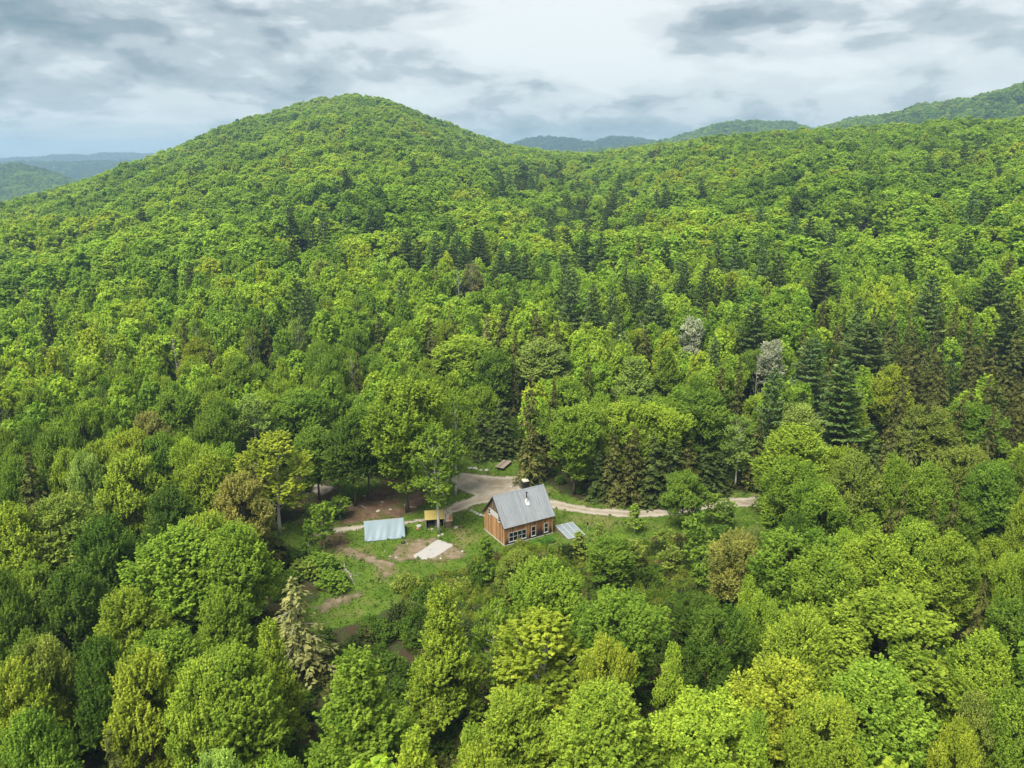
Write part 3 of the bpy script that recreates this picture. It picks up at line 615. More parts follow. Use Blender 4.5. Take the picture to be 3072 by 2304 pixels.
# tallest-looking conifers of the slope, in individuals; every other tree of the far slope belongs to the one forest mass
DIST = np.stack([(tv < -1.0), (tv >= -1.0) & (tv < -.3), (tv >= -.3) & (tv < .4), (tv >= .4) & (tv < 1.0), (tv >= 1.0) & (tv < 1.75), tv >= 1.75], 0).argmax(0)
TN = ['deep', 'mid', 'bright', 'lime', 'yellow', 'olive']
for i in np.nonzero(con)[0]:
    CAND.append(dict(kind=HM if hm[i] else PN, tone=('brown' if hm[i] else ('blue', 'sage', 'dark')[i % 3]), x=x[i], y=y[i], z=z[i], h=h[i] * (1.12 if hm[i] else 1.32 if r[i] < 600 else 1.1), w=float(np.clip(w[i], 6, 9)) * (.85 if hm[i] else 1.05), far=True))
for i in np.nonzero(~con & (r < 420))[0]:
    CAND.append(dict(kind=B, tone=TN[DIST[i]], x=x[i], y=y[i], z=z[i], h=h[i], w=w[i], far=True))
rest = ~con & (r >= 420)
# order by apparent size; the 300 largest of a kind stand as individuals, the rest go into the forest
for c in CAND: c['app'] = c['w'] / math.hypot(c['x'], c['y'])
CAND.sort(key=lambda c: -c['app'])
cnt = {}
for t in T: cnt[t['kind']] = cnt.get(t['kind'], 0) + 1
CAP = dict(broad=300, birch=120, hemlock=220, pine=220)
MASS = []
def inframe(c):
    (q,), d = project(np.array([[c['x'], c['y'], c['z'] + c['h'] * .8]])); return d[0] > 5 and -60 < q[0] < 2272 and -60 < q[1] < 1719
for c in CAND:
    if not inframe(c):
        MASS.append(c); continue
    if cnt.get(c['kind'], 0) < CAP[c['kind']]:
        cnt[c['kind']] = cnt.get(c['kind'], 0) + 1; T.append(c)
    else: MASS.append(c)
def tint_of(tone, g, k=.12):
    b = np.array(TONES[tone]); return b * g.uniform(1 - k, 1 + k) * g.uniform(1 - k * .3, 1 + k * .3, 3)

# ------------------------------------------------------------------ individual trees
NAMES = dict(broad='broadleaf_tree', birch='birch_tree', hemlock='hemlock_tree', pine='pine_tree', tan='dry_conifer', dead='dead_tree', sapling='sapling', shrub='shrub')
NOUN = dict(broad='broadleaf tree', birch='pale-barked tree', hemlock='drooping conifer', pine='tiered pine', tan='shaggy conifer', dead='leafless dead tree', sapling='slender sapling', shrub='rounded shrub')
CATG = dict(broad='tree', birch='tree', hemlock='tree', pine='tree', tan='tree', dead='tree', sapling='sapling', shrub='shrub')
GRP = dict(broad='broadleaf trees of the woods', birch='pale-barked trees of the woods', hemlock='drooping conifers of the woods', pine='pines of the woods', tan='dry conifers near the clearing', dead='dead trees in the woods', sapling='saplings round the clearing', shrub='shrubs round the clearing')
ORD = 'first second third fourth fifth sixth seventh eighth ninth tenth eleventh twelfth thirteenth fourteenth fifteenth sixteenth seventeenth eighteenth nineteenth twentieth'.split()
ORD += [f'{t}-{o}' for t in ('twenty', 'thirty', 'forty') for o in ORD[:9]]
BANDS = [(1480, 'along the very bottom edge'), (1390, 'in second row from bottom edge'), (1290, 'in third row from bottom edge'), (1190, 'level with white ground sheet'), (1110, 'level with the tarp shelter'),
         (1040, 'level with the cabin roof'), (970, 'level with gravel turning place'), (900, 'in first row above driveway'), (830, 'in second row above driveway'), (760, 'in third row above driveway'),
         (700, 'in fourth row above driveway'), (640, 'in fifth row above driveway'), (580, 'in sixth row above driveway'), (540, 'at foot of the slope'), (500, 'just above the slope foot'), (460, 'low on the slope'), (430, 'at lower mid slope'), (400, 'at mid slope'),
         (370, 'at upper mid slope'), (335, 'high on the slope'), (-9999, 'near the skyline')]
def place_trees():
    g = np.random.default_rng(8)
    for t in T:
        (q,), _ = project(np.array([[t['x'], t['y'], t['z'] + t['h'] * .97]])); t['px'], t['py'] = q
        t['band'] = next(p for lim, p in BANDS if t['py'] >= lim)
    byk = {}
    for t in T: byk.setdefault((t['kind'], t['tone'], t['band']), []).append(t)
    for k, lst in byk.items():
        lst.sort(key=lambda t: t['px'])
        for i, t in enumerate(lst):
            j = len(lst) - 1 - i
            pos = ('only one ' if len(lst) == 1 else f'{ORD[i]} such from the left ' if i <= j else 'rightmost such ' if j == 0 else f'{ORD[j]} such from the right ')
            t['label'] = t.get('lab') or f"{WORDS[t['tone']]} {NOUN[t['kind']]}, {pos}{t['band']}"
    for t in T:
        k = t['kind']; r_ = math.hypot(t['x'], t['y']); pk = 'broadfar' if (k == B and r_ > 215) else k
        pool = PROTO[pk]; i = int(g.integers(len(pool))); tm, cm = pool[i]; Hh, Rr = PH[pk]
        o = empty(NAMES[k], (t['x'], t['y'], t['z']), g.uniform(0, 6.283)); s = t['w'] / (2 * Rr); o.scale = (s, s, t['h'] / Hh)
        tag(o, t['label'], CATG[k], GRP[k])
        a = link(bpy.data.objects.new('stem' if k in ('sapling', 'shrub') else 'trunk', tm), o)
        b = link(bpy.data.objects.new('branches' if k == 'dead' else 'crown' if k not in ('shrub',) else 'foliage', cm), o)
        b['tint'] = tuple(float(v) for v in tint_of(t['tone'], g))   # each tree's own leaf colour
place_trees()

# ------------------------------------------------------------------ masses: geometry-node scatters
def proto_collection(name, meshes):
    c = bpy.data.collections.new(name)
    for i, m in enumerate(meshes):
        c.objects.link(bpy.data.objects.new(f'{name}_{i:02d}', m))
    return c
def scatter(name, col, P, idx, rot, scl, tint, kind='stuff'):
    me = bpy.data.meshes.new(name); P = np.asarray(P, np.float32); n = len(P)
    me.vertices.add(n); me.vertices.foreach_set('co', P.ravel())
    def at_(nm, typ, arr, key): a = me.attributes.new(nm, typ, 'POINT'); a.data.foreach_set(key, np.ascontiguousarray(arr).ravel())
    at_('pick', 'INT', np.asarray(idx, np.int32), 'value'); at_('spin', 'FLOAT_VECTOR', np.asarray(rot, np.float32), 'vector')
    at_('size', 'FLOAT_VECTOR', np.asarray(scl, np.float32), 'vector')
    at_('tint', 'FLOAT_COLOR', np.column_stack([tint, np.ones(n)]).astype(np.float32), 'color')
    o = bpy.data.objects.new(name, me); link(o)
    ng = bpy.data.node_groups.new(name, 'GeometryNodeTree'); ng.interface.new_socket('Geometry', in_out='INPUT', socket_type='NodeSocketGeometry'); ng.interface.new_socket('Geometry', in_out='OUTPUT', socket_type='NodeSocketGeometry')
    gi = ng.nodes.new('NodeGroupInput'); go = ng.nodes.new('NodeGroupOutput'); ip = ng.nodes.new('GeometryNodeInstanceOnPoints'); ci = ng.nodes.new('GeometryNodeCollectionInfo')
    ci.inputs['Collection'].default_value = col; ci.inputs['Separate Children'].default_value = True; ci.inputs['Reset Children'].default_value = True
    def na(nm, typ):
        q = ng.nodes.new('GeometryNodeInputNamedAttribute'); q.data_type = typ; q.inputs['Name'].default_value = nm; return q.outputs['Attribute']
    er = ng.nodes.new('FunctionNodeEulerToRotation'); l = ng.links.new
    l(gi.outputs[0], ip.inputs['Points']); l(ci.outputs[0], ip.inputs['Instance']); ip.inputs['Pick Instance'].default_value = True
    l(na('pick', 'INT'), ip.inputs['Instance Index']); l(na('spin', 'FLOAT_VECTOR'), er.inputs[0]); l(er.outputs[0], ip.inputs['Rotation']); l(na('size', 'FLOAT_VECTOR'), ip.inputs['Scale'])
    l(ip.outputs[0], go.inputs[0])
    md = o.modifiers.new('scatter', 'NODES'); md.node_group = ng
    tag(o, kind=kind); return o
g = np.random.default_rng(21)
pc = proto_collection('forest_tree', [c for _, c in PROTO['broadfar']] + [c for _, c in PROTO['hemlock']] + [c for _, c in PROTO['pine']])
nb, nh = len(PROTO['broadfar']), len(PROTO['hemlock'])
fx = [np.array([(c['x'], c['y'], c['z']) for c in MASS]).reshape(-1, 3), np.stack([x[rest], y[rest], z[rest]], -1)]
P_ = np.concatenate(fx); n_r = rest.sum()
hh = np.concatenate([[c['h'] for c in MASS], h[rest]]); ww = np.concatenate([[c['w'] for c in MASS], w[rest]])
ki = np.concatenate([[{B: 0, 'birch': 0, HM: 1, PN: 2}[c['kind']] for c in MASS], np.zeros(n_r)]).astype(int)
idx = np.where(ki == 0, g.integers(0, nb, len(P_)), np.where(ki == 1, nb + g.integers(0, nh, len(P_)), nb + nh + g.integers(0, 3, len(P_))))
H0 = np.array([16., 15., 19.])[ki]; R0 = np.array([3.7, 2.7, 3.3])[ki]
tones = np.array([TONES[c['tone']] for c in MASS] + [TONES[TN[q]] for q in DIST[rest]]) * g.uniform(.88, 1.12, (len(P_), 1)) * g.uniform(.97, 1.03, (len(P_), 3))
scl = np.stack([ww / (2 * R0), ww / (2 * R0), hh / H0], -1)
rot = np.column_stack([np.zeros((len(P_), 2)), g.uniform(0, 6.283, len(P_))])
scatter('distant_forest', pc, P_, idx, rot, scl, tones)
print('individual trees', cnt, 'mass', len(P_))

def area_points(n, x0, x1, y0, y1, g): return np.column_stack([g.uniform(x0, x1, n), g.uniform(y0, y1, n)])
def undergrowth():
    g = np.random.default_rng(31); P = area_points(7000, -120, 120, 40, 190, g)
    ok = np.max([poly_sd(P, q) for q in ALLW], 0) < -.8; ok &= np.abs(P[:, 0] / P[:, 1]) < .75; P = P[ok][:4200]; n = len(P)
    s = g.uniform(.35, 1.15, n); tn = np.array([TONES[('deep', 'deep', 'moss', 'dark')[q]] for q in g.integers(0, 4, n)]) * g.uniform(.7, 1.1, (n, 1))
    c = proto_collection('undergrowth_clump', [m for _, m in PROTO['shrub']])
    scatter('undergrowth', c, np.column_stack([P, terrain(P[:, 0], P[:, 1]) - .1]), g.integers(0, 3, n), np.column_stack([np.zeros((n, 2)), g.uniform(0, 6.28, n)]), np.column_stack([s * 1.1, s * 1.1, s * g.uniform(.6, 1.2, n)]), tn)
    thick = [np.array([at(*q)[:2] for q in p]) for p in ([(870,1340),(890,1275),(1000,1240),(1050,1215),(1120,1190),(1220,1200),(1300,1215),(1340,1300),(1200,1330),(1050,1380),(880,1400)],
             [(1250,1205),(1320,1192),(1420,1180),(1520,1172),(1530,1220),(1530,1320),(1400,1320),(1300,1260)])]
    P = area_points(16000, -45, 45, 78, 125, g); sd = np.max([poly_sd(P, q) for q in thick], 0); P = P[sd > 0][:2200]; n = len(P)
    s = g.uniform(.22, .62, n); tn = np.array([TONES[('olive', 'mid', 'bright', 'sage', 'olive', 'tan')[q]] for q in g.choice(6, n, p=[.24, .26, .2, .16, .08, .06])]) * g.uniform(.7, 1.05, (n, 1)) * np.array([1, .95, .9])
    scatter('brushwood', c, np.column_stack([P, np.zeros(n)]), g.integers(0, 3, n), np.column_stack([np.zeros((n, 2)), g.uniform(0, 6.28, n)]), np.column_stack([s, s, s * g.uniform(.7, 1.5, n)]), tn)
undergrowth()
def tuft(seed, nb=14, hgt=.3):
    g = np.random.default_rng(seed); a = g.uniform(0, 6.28, nb); d = np.stack([np.cos(a), np.sin(a), np.zeros(nb)], -1); rr = g.uniform(0, .16, nb)
    c = d * rr[:, None] + np.array([0, 0, 1]) * g.uniform(.05, hgt * .5, nb)[:, None]
    V, Fq = kites(c, d + g.normal(size=(nb, 3)) * .3 + np.array([0, 0, .6]), np.array([0, 0, 1.]) + d * .6 + g.normal(size=(nb, 3)) * .3, g.uniform(.5, 1, nb) * hgt * .55, np.full(nb, .045))
    return mesh_arrays('tuft', V, Fq, M['leaf'], np.clip(g.normal(.5, .2, nb), 0, 1))
def grass():
    g = np.random.default_rng(41); P = area_points(60000, -50, 50, 80, 170, g)
    inl = np.max([poly_sd(P, q) for q in LAWN_W], 0); ind = np.max([poly_sd(P, q) for q in DRIVE_W], 0)
    bare = np.max([poly_sd(P, np.array([at(*q)[:2] for q in p])) for p in BARE + LITTER[:1]], 0)
    ok = (inl > -.8) & (ind < .15) & ((bare < .2) | (g.uniform(size=len(P)) < .06)); P = P[ok][:11000]; n = len(P)
    # none inside the cabin
    dx = P - np.array([-1.179, 113.965]); lu = dx @ np.array([math.cos(.5227), math.sin(.5227)]); lv_ = dx @ np.array([-math.sin(.5227), math.cos(.5227)])
    keep = ~((lu > -.1) & (lu < 9.2) & (lv_ > -.1) & (lv_ < 6.95)); P = P[keep]; n = len(P)
    pt = wav(P[:, 0], P[:, 1], 9, 2) + g.normal(0, .5, n)
    tn = np.where((pt > .9)[:, None], np.array([(.25, .25, .085)]), np.where((pt > 0)[:, None], np.array([(.17, .26, .04)]), np.array([(.13, .225, .03)]))) * g.uniform(.8, 1.2, (n, 1))
    s = g.uniform(.35, 1.05, n) * np.where(g.uniform(size=n) < .05, 2.2, 1)
    c = proto_collection('grass_tuft', [tuft(i) for i in range(4)])
    scatter('grass', c, np.column_stack([P, np.full(n, .005)]), g.integers(0, 4, n), np.column_stack([np.zeros((n, 2)), g.uniform(0, 6.28, n)]), np.column_stack([s, s, s]), tn)
grass()

# ------------------------------------------------------------------ the cabin
def wood_material(name, base, dark, stain=None, streak=26, gloss=.75):
    """boards: tone differs board by board, grain runs along z; stain = (height, softness) of the splash-blackened foot of the wall"""
    m, t = new_mat(name); tcn = N(t, 'ShaderNodeTexCoord'); oi = N(t, 'ShaderNodeObjectInfo')
    ofs = N(t, 'ShaderNodeCombineXYZ'); t.links.new(math_node(t, 'MULTIPLY', oi.outputs['Random'], 37), ofs.inputs[0]); t.links.new(math_node(t, 'MULTIPLY', oi.outputs['Random'], 11), ofs.inputs[2])
    v = vmath(t, 'MULTIPLY_ADD', tcn.outputs['Object'], (streak, streak, 1.6), ofs.outputs[0]); nz = noise(t, v, .55, 6, .65)
    c = mixc(t, smooth(t, nz.outputs['Fac'], .46, .66), base, dark)
    c = mixc(t, 1.0, c, math_node(t, 'MULTIPLY_ADD', oi.outputs['Random'], .75, .6), 'MULTIPLY')
    if stain:
        sp = N(t, 'ShaderNodeSeparateXYZ'); t.links.new(tcn.outputs['Object'], sp.inputs[0])
        n2 = noise(t, vmath(t, 'MULTIPLY_ADD', tcn.outputs['Object'], (1.3, 1.3, .5), ofs.outputs[0]), 1.6, 4, .7)
        n3 = noise(t, vmath(t, 'MULTIPLY', tcn.outputs['Object'], (.55, .55, .0)), 1.0, 3, .6)
        k = math_node(t, 'ADD', sp.outputs[2], math_node(t, 'MULTIPLY_ADD', n2.outputs['Fac'], 1.3, -.65))
        k = math_node(t, 'ADD', k, math_node(t, 'MULTIPLY_ADD', n3.outputs['Fac'], -2.4, 1.2))
        k = math_node(t, 'ADD', k, math_node(t, 'MULTIPLY_ADD', oi.outputs['Random'], .8, -.4))
        c = mixc(t, smooth(t, k, stain[0] + stain[1], stain[0] - stain[1]), c, (.028, .022, .020))
    b = N(t, 'ShaderNodeBsdfPrincipled'); t.links.new(c, b.inputs['Base Color']); b.inputs['Roughness'].default_value = gloss; b.inputs['Specular IOR Level'].default_value = .25
    out(t, b.outputs[0]); return m
M['siding'] = wood_material('weathered_siding', (.44, .245, .115), (.23, .115, .055))
M['siding_front'] = wood_material('blackened_siding', (.42, .205, .085), (.17, .08, .04), stain=(1.15, .75))
M['siding_grey'] = wood_material('greyed_siding', (.20, .15, .105), (.13, .095, .065))
def roof_metal():
    m, t = new_mat('grey_metal_roof'); tcn = N(t, 'ShaderNodeTexCoord'); oi = N(t, 'ShaderNodeObjectInfo')
    st = noise(t, vmath(t, 'MULTIPLY', tcn.outputs['Object'], (5, .5, .5)), 1.3, 6, .65); bl = noise(t, tcn.outputs['Object'], .7, 5, .65)
    c = mixc(t, smooth(t, st.outputs['Fac'], .45, .7), (.232, .25, .266), (.175, .185, .19)); c = mixc(t, math_node(t, 'MULTIPLY', smooth(t, bl.outputs['Fac'], .52, .68), .5), c, (.27, .275, .27))
    c = mixc(t, 1.0, c, math_node(t, 'MULTIPLY_ADD', oi.outputs['Random'], .14, .93), 'MULTIPLY')
    b = N(t, 'ShaderNodeBsdfPrincipled'); t.links.new(c, b.inputs['Base Color']); t.links.new(math_node(t, 'MULTIPLY_ADD', bl.outputs['Fac'], .3, .35), b.inputs['Roughness'])
    out(t, b.outputs[0]); return m
M['roof'] = roof_metal()
M['white'] = plain('white_paint', (.56, .56, .54), .6, 0, .06, 2)
M['glass'] = plain('dark_window_glass', (.010, .013, .013), .06, 0, .1, 1, 0, .5)
M['concrete'] = plain('pale_concrete', (.40, .385, .35), .85, 0, .15, 3, .2)
M['black'] = plain('black_metal', (.018, .018, .02), .5, 0, .2, 4)
M['galv'] = plain('galvanised_metal', (.55, .56, .57), .4, .4, .1, 3)
M['trimdark'] = plain('dark_trim_wood', (.05, .035, .028), .8, 0, .3, 5)
M['rubber'] = plain('black_rubber', (.02, .02, .02), .8, 0, .2, 6)
M['stone'] = plain('grey_field_stone', (.36, .34, .30), .9, 0, .3, 3, .5)
M['oldwood'] = wood_material('old_grey_boards', (.26, .215, .165), (.13, .10, .075))
M['redstone'] = plain('reddish_earth_stone', (.27, .13, .08), .9, 0, .3, 3, .5)
CL, CW, CE, CR = 9.13, 6.83, 3.52, 7.40     # length, depth, wall-top and ridge heights, metres
cabin = empty('cabin', (-1.179, 113.965, 0), .52265)
tag(cabin, 'timber cabin with grey metal roof standing in the clearing', 'cabin')
MB().box(-.10, CL + .10, -.10, CW + .10, -.2, .16).build('foundation', M['concrete'], cabin)
core = MB(); core.box(.05, CL - .05, .05, CW - .05, .10, CE - .02)
core.build('wall', M['trimdark'], cabin)            # the sheathing behind the boards
def gable_z(yy): return CE + (CR - CE) * (1 - abs(yy - CW / 2) / (CW / 2)) - .06
def wall(nm_mat, pts):
    """pts: list of board prisms; each board a sub-part of one wall"""
fw = MB().box(.02, CL - .02, .012, .045, .17, CE - .03).build('wall', M['trimdark'], cabin)
nbd = 46; bw = CL / nbd
for i in range(nbd):
    d = random.uniform(0, .012)
    MB().box(i * bw + .006, (i + 1) * bw - .006, -.022 - d, .010, .165 + random.uniform(0, .02), CE - .02).build('board', M['siding_front'], fw)
bwl = MB().box(.02, CL - .02, CW - .045, CW - .012, .17, CE - .03).build('wall', M['trimdark'], cabin)
for i in range(nbd):
    MB().box(i * bw + .006, (i + 1) * bw - .006, CW - .010, CW + .022 + random.uniform(0, .01), .165, CE - .02).build('board', M['siding'], bwl)
def gable_wall(xa, xb, xo, xi):
    """xa..xb sheathing slab; boards between xi (inner) and xo (outer)"""
    mb = MB(); P = [(.02, .17), (CW - .02, .17), (CW - .02, CE - .05), (CW / 2, CR - .12), (.02, CE - .05)]
    i = len(mb.v); mb.v += [(xa, a, b) for a, b in P] + [(xb, a, b) for a, b in P]; n = 5
    mb.f += [tuple(range(n))[::-1], tuple(range(n, 2 * n))] + [(k, (k + 1) % n, n + (k + 1) % n, n + k) for k in range(n)]
    w = mb.build('wall', M['trimdark'], cabin); ng = 34; b_ = CW / ng; lo, hi = min(xo, xi), max(xo, xi)
    for k in range(ng):
        y0, y1 = k * b_ + .006, (k + 1) * b_ - .006; d = random.uniform(0, .01) * (-1 if xo < xi else 1)
        l_, h_ = (lo + d, hi) if xo < xi else (lo, hi + d)
        zt0, zt1 = gable_z(y0), gable_z(y1); zs = 4.86
        a0, a1 = min(zt0, zs), min(zt1, zs)
        MB().hexa([(l_, y0, .165), (h_, y0, .165), (h_, y1, .165), (l_, y1, .165)], [(l_, y0, a0), (h_, y0, a0), (h_, y1, a1), (l_, y1, a1)]).build('board', M['siding'] if max(a0, a1) > CE + .4 or True else M['siding_front'], w)
        if min(zt0, zt1) > zs + .05:
            q = -.02 if xo < xi else .02
            MB().hexa([(l_ + q, y0, zs), (h_ + q, y0, zs), (h_ + q, y1, zs), (l_ + q, y1, zs)], [(l_ + q, y0, zt0), (h_ + q, y0, zt0), (h_ + q, y1, zt1), (l_ + q, y1, zt1)]).build('board', M['siding_grey'], w)
gable_wall(.012, .045, -.024, .010); gable_wall(CL - .045, CL - .012, CL + .024, CL - .010)
# roof: two slopes of standing-seam panels
OV, OX = .27, .34; RZ = .10
def roof_pt(x_, s, side):
    """s = 0 ridge .. 1 eave; side -1 front, +1 back"""
    run = CW / 2 + OV; yy = CW / 2 + side * run * s; zz = CR - (CR - CE) / (CW / 2) * run * s
    return Vector((x_, yy, zz))
roof_parts = []
npan = 21; pwid = (CL + 2 * OX) / npan
for side in (-1, 1):
    nrm_ = Vector((0, side * (CR - CE), CW / 2)).normalized()
    deck = MB(); e0, e1 = roof_pt(-OX + .03, .004, side), roof_pt(CL + OX - .03, .004, side); f0, f1 = roof_pt(-OX + .03, .985, side), roof_pt(CL + OX - .03, .985, side)
    lo_, hi_ = -.02, .055
    deck.hexa([p + nrm_ * lo_ for p in ((f0, f1, e1, e0) if side < 0 else (e0, e1, f1, f0))], [p + nrm_ * hi_ for p in ((f0, f1, e1, e0) if side < 0 else (e0, e1, f1, f0))])
    rf = deck.build('roof', M['trimdark'], cabin); roof_parts.append(rf)
    for k in range(npan):
        xa, xb = -OX + k * pwid, -OX + (k + 1) * pwid
        mb = MB(); q = [roof_pt(xa + .004, 1, side), roof_pt(xb - .004, 1, side), roof_pt(xb - .004, 0, side), roof_pt(xa + .004, 0, side)]
        if side > 0: q = [q[3], q[2], q[1], q[0]]
        mb.hexa([p + nrm_ * .057 for p in q], [p + nrm_ * .075 for p in q])
        q = [roof_pt(xb - .045, 1, side), roof_pt(xb - .008, 1, side), roof_pt(xb - .008, 0, side), roof_pt(xb - .045, 0, side)]
        if side > 0: q = [q[3], q[2], q[1], q[0]]
        mb.hexa([p + nrm_ * .074 for p in q], [p + nrm_ * .125 for p in q])
        mb.build('panel', M['roof'], rf)
    for xx in (-OX - .03, CL + OX - .01):      # barge boards
        q = [roof_pt(xx, 1, side), roof_pt(xx + .04, 1, side), roof_pt(xx + .04, 0, side), roof_pt(xx, 0, side)]
        if side > 0: q = [q[3], q[2], q[1], q[0]]
        MB().hexa([p + nrm_ * -.12 for p in q], [p + nrm_ * .07 for p in q]).build('barge_board', M['trimdark'], rf)
mb = MB(); mb.hexa([(-OX, CW / 2 - .16, CR - .06), (CL + OX, CW / 2 - .16, CR - .06), (CL + OX, CW / 2 + .16, CR - .06), (-OX, CW / 2 + .16, CR - .06)],
   [(-OX, CW / 2 - .03, CR + .17), (CL + OX, CW / 2 - .03, CR + .17), (CL + OX, CW / 2 + .03, CR + .17), (-OX, CW / 2 + .03, CR + .17)]); mb.build('ridge_cap', M['roof'], cabin)
sx, sy = 5.32, 2.05; sz = CR - (CR - CE) / (CW / 2) * (CW / 2 - sy)
pipe = MB().tube([(sx, sy, sz - .1), (sx, sy, sz + 1.55)], .085, 10).build('stovepipe', M['black'], cabin)
MB().tube([(sx, sy, sz + 1.58), (sx, sy, sz + 1.66), (sx, sy, sz + 1.74)], [.19, .19, .04], 12).build('rain_cap', M['black'], pipe)
MB().tube([(sx, sy, sz - .15), (sx, sy, sz + .25), (sx, sy, sz + .62)], [.27, .20, .12], 12).build('flashing', M['white'], pipe)
MB().hexa([(sx - .32, sy - .5, sz - .46), (sx + .32, sy - .5, sz - .46), (sx + .32, sy + .1, sz + .2), (sx - .32, sy + .1, sz + .2)],
          [(sx - .32, sy - .5, sz - .40), (sx + .32, sy - .5, sz - .40), (sx + .32, sy + .1, sz + .27), (sx - .32, sy + .1, sz + .27)]).build('flashing', M['white'], pipe)
def window(plane, a0, a1, z0, z1, cols, rows=2, fr=.075, mid=.07):
    """plane 'front' (y = 0, a along x) or 'gable' (x = 0, a along y): frame proud of the boards, each pane a sub-part"""
    def bx(mb, a_, b_, c_, d_, o0, o1):
        return mb.box(a_, b_, -o1, -o0, c_, d_) if plane == 'front' else mb.box(-o1, -o0, a_, b_, c_, d_)
    mb = MB(); bx(mb, a0, a1, z0, z0 + fr, .0, .075); bx(mb, a0, a1, z1 - fr, z1, .0, .075); bx(mb, a0, a0 + fr, z0 + fr, z1 - fr, .0, .073); bx(mb, a1 - fr, a1, z0 + fr, z1 - fr, .0, .073)
    w = (a1 - a0 - 2 * fr - (cols - 1) * mid) / cols; hh_ = (z1 - z0 - 2 * fr - (rows - 1) * mid * .8) / rows
    for c in range(1, cols): bx(mb, a0 + fr + c * w + (c - 1) * mid, a0 + fr + c * (w + mid), z0 + fr, z1 - fr, .0, .071)
    for r_ in range(1, rows):
        for c in range(cols): bx(mb, a0 + fr + c * (w + mid), a0 + fr + c * (w + mid) + w, z0 + fr + r_ * hh_ + (r_ - 1) * mid * .8, z0 + fr + r_ * (hh_ + mid * .8), .0, .068)
    f = mb.build('window', M['white'], cabin)
    for c in range(cols):
        for r_ in range(rows):
            bx(MB(), a0 + fr + c * (w + mid), a0 + fr + c * (w + mid) + w, z0 + fr + r_ * (hh_ + mid * .8), z0 + fr + r_ * (hh_ + mid * .8) + hh_, .030, .048).build('pane', M['glass'], f)
    bx(MB(), a0 - .05, a1 + .05, z0 - .06, z0 - .002, .0, .11).build('sill', M['white'], f)
window('front', .74, 4.03, .55, 2.16, 4); window('front', 5.0, 5.86, .53, 2.25, 1); window('front', 7.48, 8.28, .57, 2.25, 1)
window('gable', 4.72, 5.42, 3.62, 4.64, 1, fr=.06); window('gable', 1.36, 2.06, 3.62, 4.52, 1, fr=.06)
MB().box(-.058, -.034, 2.08, 4.70, 3.86, 4.80).build('gable_panel', M['white'], cabin)
for (xa, ya) in ((-.05, -.05), (CL - .07, -.05), (-.05, CW - .07), (CL - .07, CW - .07)):
    MB().box(xa, xa + .12, ya, ya + .12, .165, CE - .06).build('corner_board', M['siding'], cabin)
tag(bpy.data.objects['gable_panel'], 'white boarded panel between the two gable windows')

def local(o, f=None): return o
# small dish on the far gable end
dsh = empty('satellite_dish', (0, 0, 0)); _u = Vector((math.cos(.52265), math.sin(.52265), 0)); _v = Vector((-math.sin(.52265), math.cos(.52265), 0)); _A = Vector((-1.179, 113.965, 0))
dsh.location = _A + _u * (CL + .40) + _v * 2.5 + Vector((0, 0, 5.55)); dsh.rotation_euler = (0, 0, .52265)
tag(dsh, 'small round white dish fixed to the right gable end of the cabin', 'dish')
mb = MB(); mb.tube([(.0, 0, 0), (.08, -.06, .05), (.14, -.10, .08)], [.05, .26, .34], 14, True); mb.build('reflector', M['white'], dsh); MB().tube([(-.38, .05, -.3), (0, 0, 0)], .03, 6).build('arm', M['galv'], dsh)
# ------------------------------------------------------------------ the tarp shelter
def tarp_material():
    m, t = new_mat('blue_grey_tarpaulin'); g_ = N(t, 'ShaderNodeTexCoord'); nz = noise(t, g_.outputs['Object'], 1.2, 5, .6)
    c = mixc(t, nz.outputs['Fac'], (.165, .225, .262), (.20, .27, .305)); b = N(t, 'ShaderNodeBsdfPrincipled'); t.links.new(c, b.inputs['Base Color']); b.inputs['Roughness'].default_value = .5
    out(t, b.outputs[0]); return m
M['tarp'] = tarp_material()
ta = Vector(at(*c3(520, 812))); tb_ = Vector(at(*c3(1195, 748)))
tang = math.atan2(tb_.y - ta.y, tb_.x - ta.x); tl = (tb_ - ta).length
shelter = empty('tarp_shelter', ta, tang); tag(shelter, 'ridge-roofed shelter covered with a pale blue grey tarpaulin', 'shelter')
rs_, rh_ = 2.45, 2.62
def tarp_side(sgn, nm):
    g_ = np.random.default_rng(3); nx, ny = 48, 26; V = []
    for j in range(ny + 1):
        for i in range(nx + 1):
            u_, s = i / nx, j / ny
            yy = rs_ * (1 - s) if sgn < 0 else rs_ * (1 + s); y_ = yy if sgn < 0 else yy
            yv = rs_ - (rs_) * s if sgn < 0 else rs_ + rs_ * s
            zv = rh_ * (1 - s) + .10 * s
            sag = .10 * math.sin(math.pi * s) * (1 - .5 * math.cos(4 * math.pi * u_)) + .03 * math.sin(u_ * 37 + s * 5) * s + .045 * math.exp(-((s - .78 - .16 * math.cos(2 * math.pi * (u_ - .45))) / .03) ** 2) * (0.2 < u_ < .82) + .006 * math.sin(u_ * 2 * math.pi * 5)
            V.append((u_ * tl + .06 * math.sin(s * 3) * (1 if u_ in (0, 1) else 0), yv, zv - sag - .03 * math.sin(u_ * 3.1416) * (s < .02)))
    Fq = [[j * (nx + 1) + i, j * (nx + 1) + i + 1, (j + 1) * (nx + 1) + i + 1, (j + 1) * (nx + 1) + i] for j in range(ny) for i in range(nx)]
    o = bpy.data.objects.new(nm, mesh_arrays(nm, V, Fq, M['tarp'], smooth_shade=True)); link(o, shelter); md = o.modifiers.new('thick', 'SOLIDIFY'); md.thickness = .015; return o
tarp_side(-1, 'tarpaulin'); tarp_side(1, 'tarpaulin')
MB().tube([(-.1, rs_, rh_ - .03), (tl + .1, rs_, rh_ - .03)], .045, 8).build('ridge_pole', M['oldwood'], shelter)
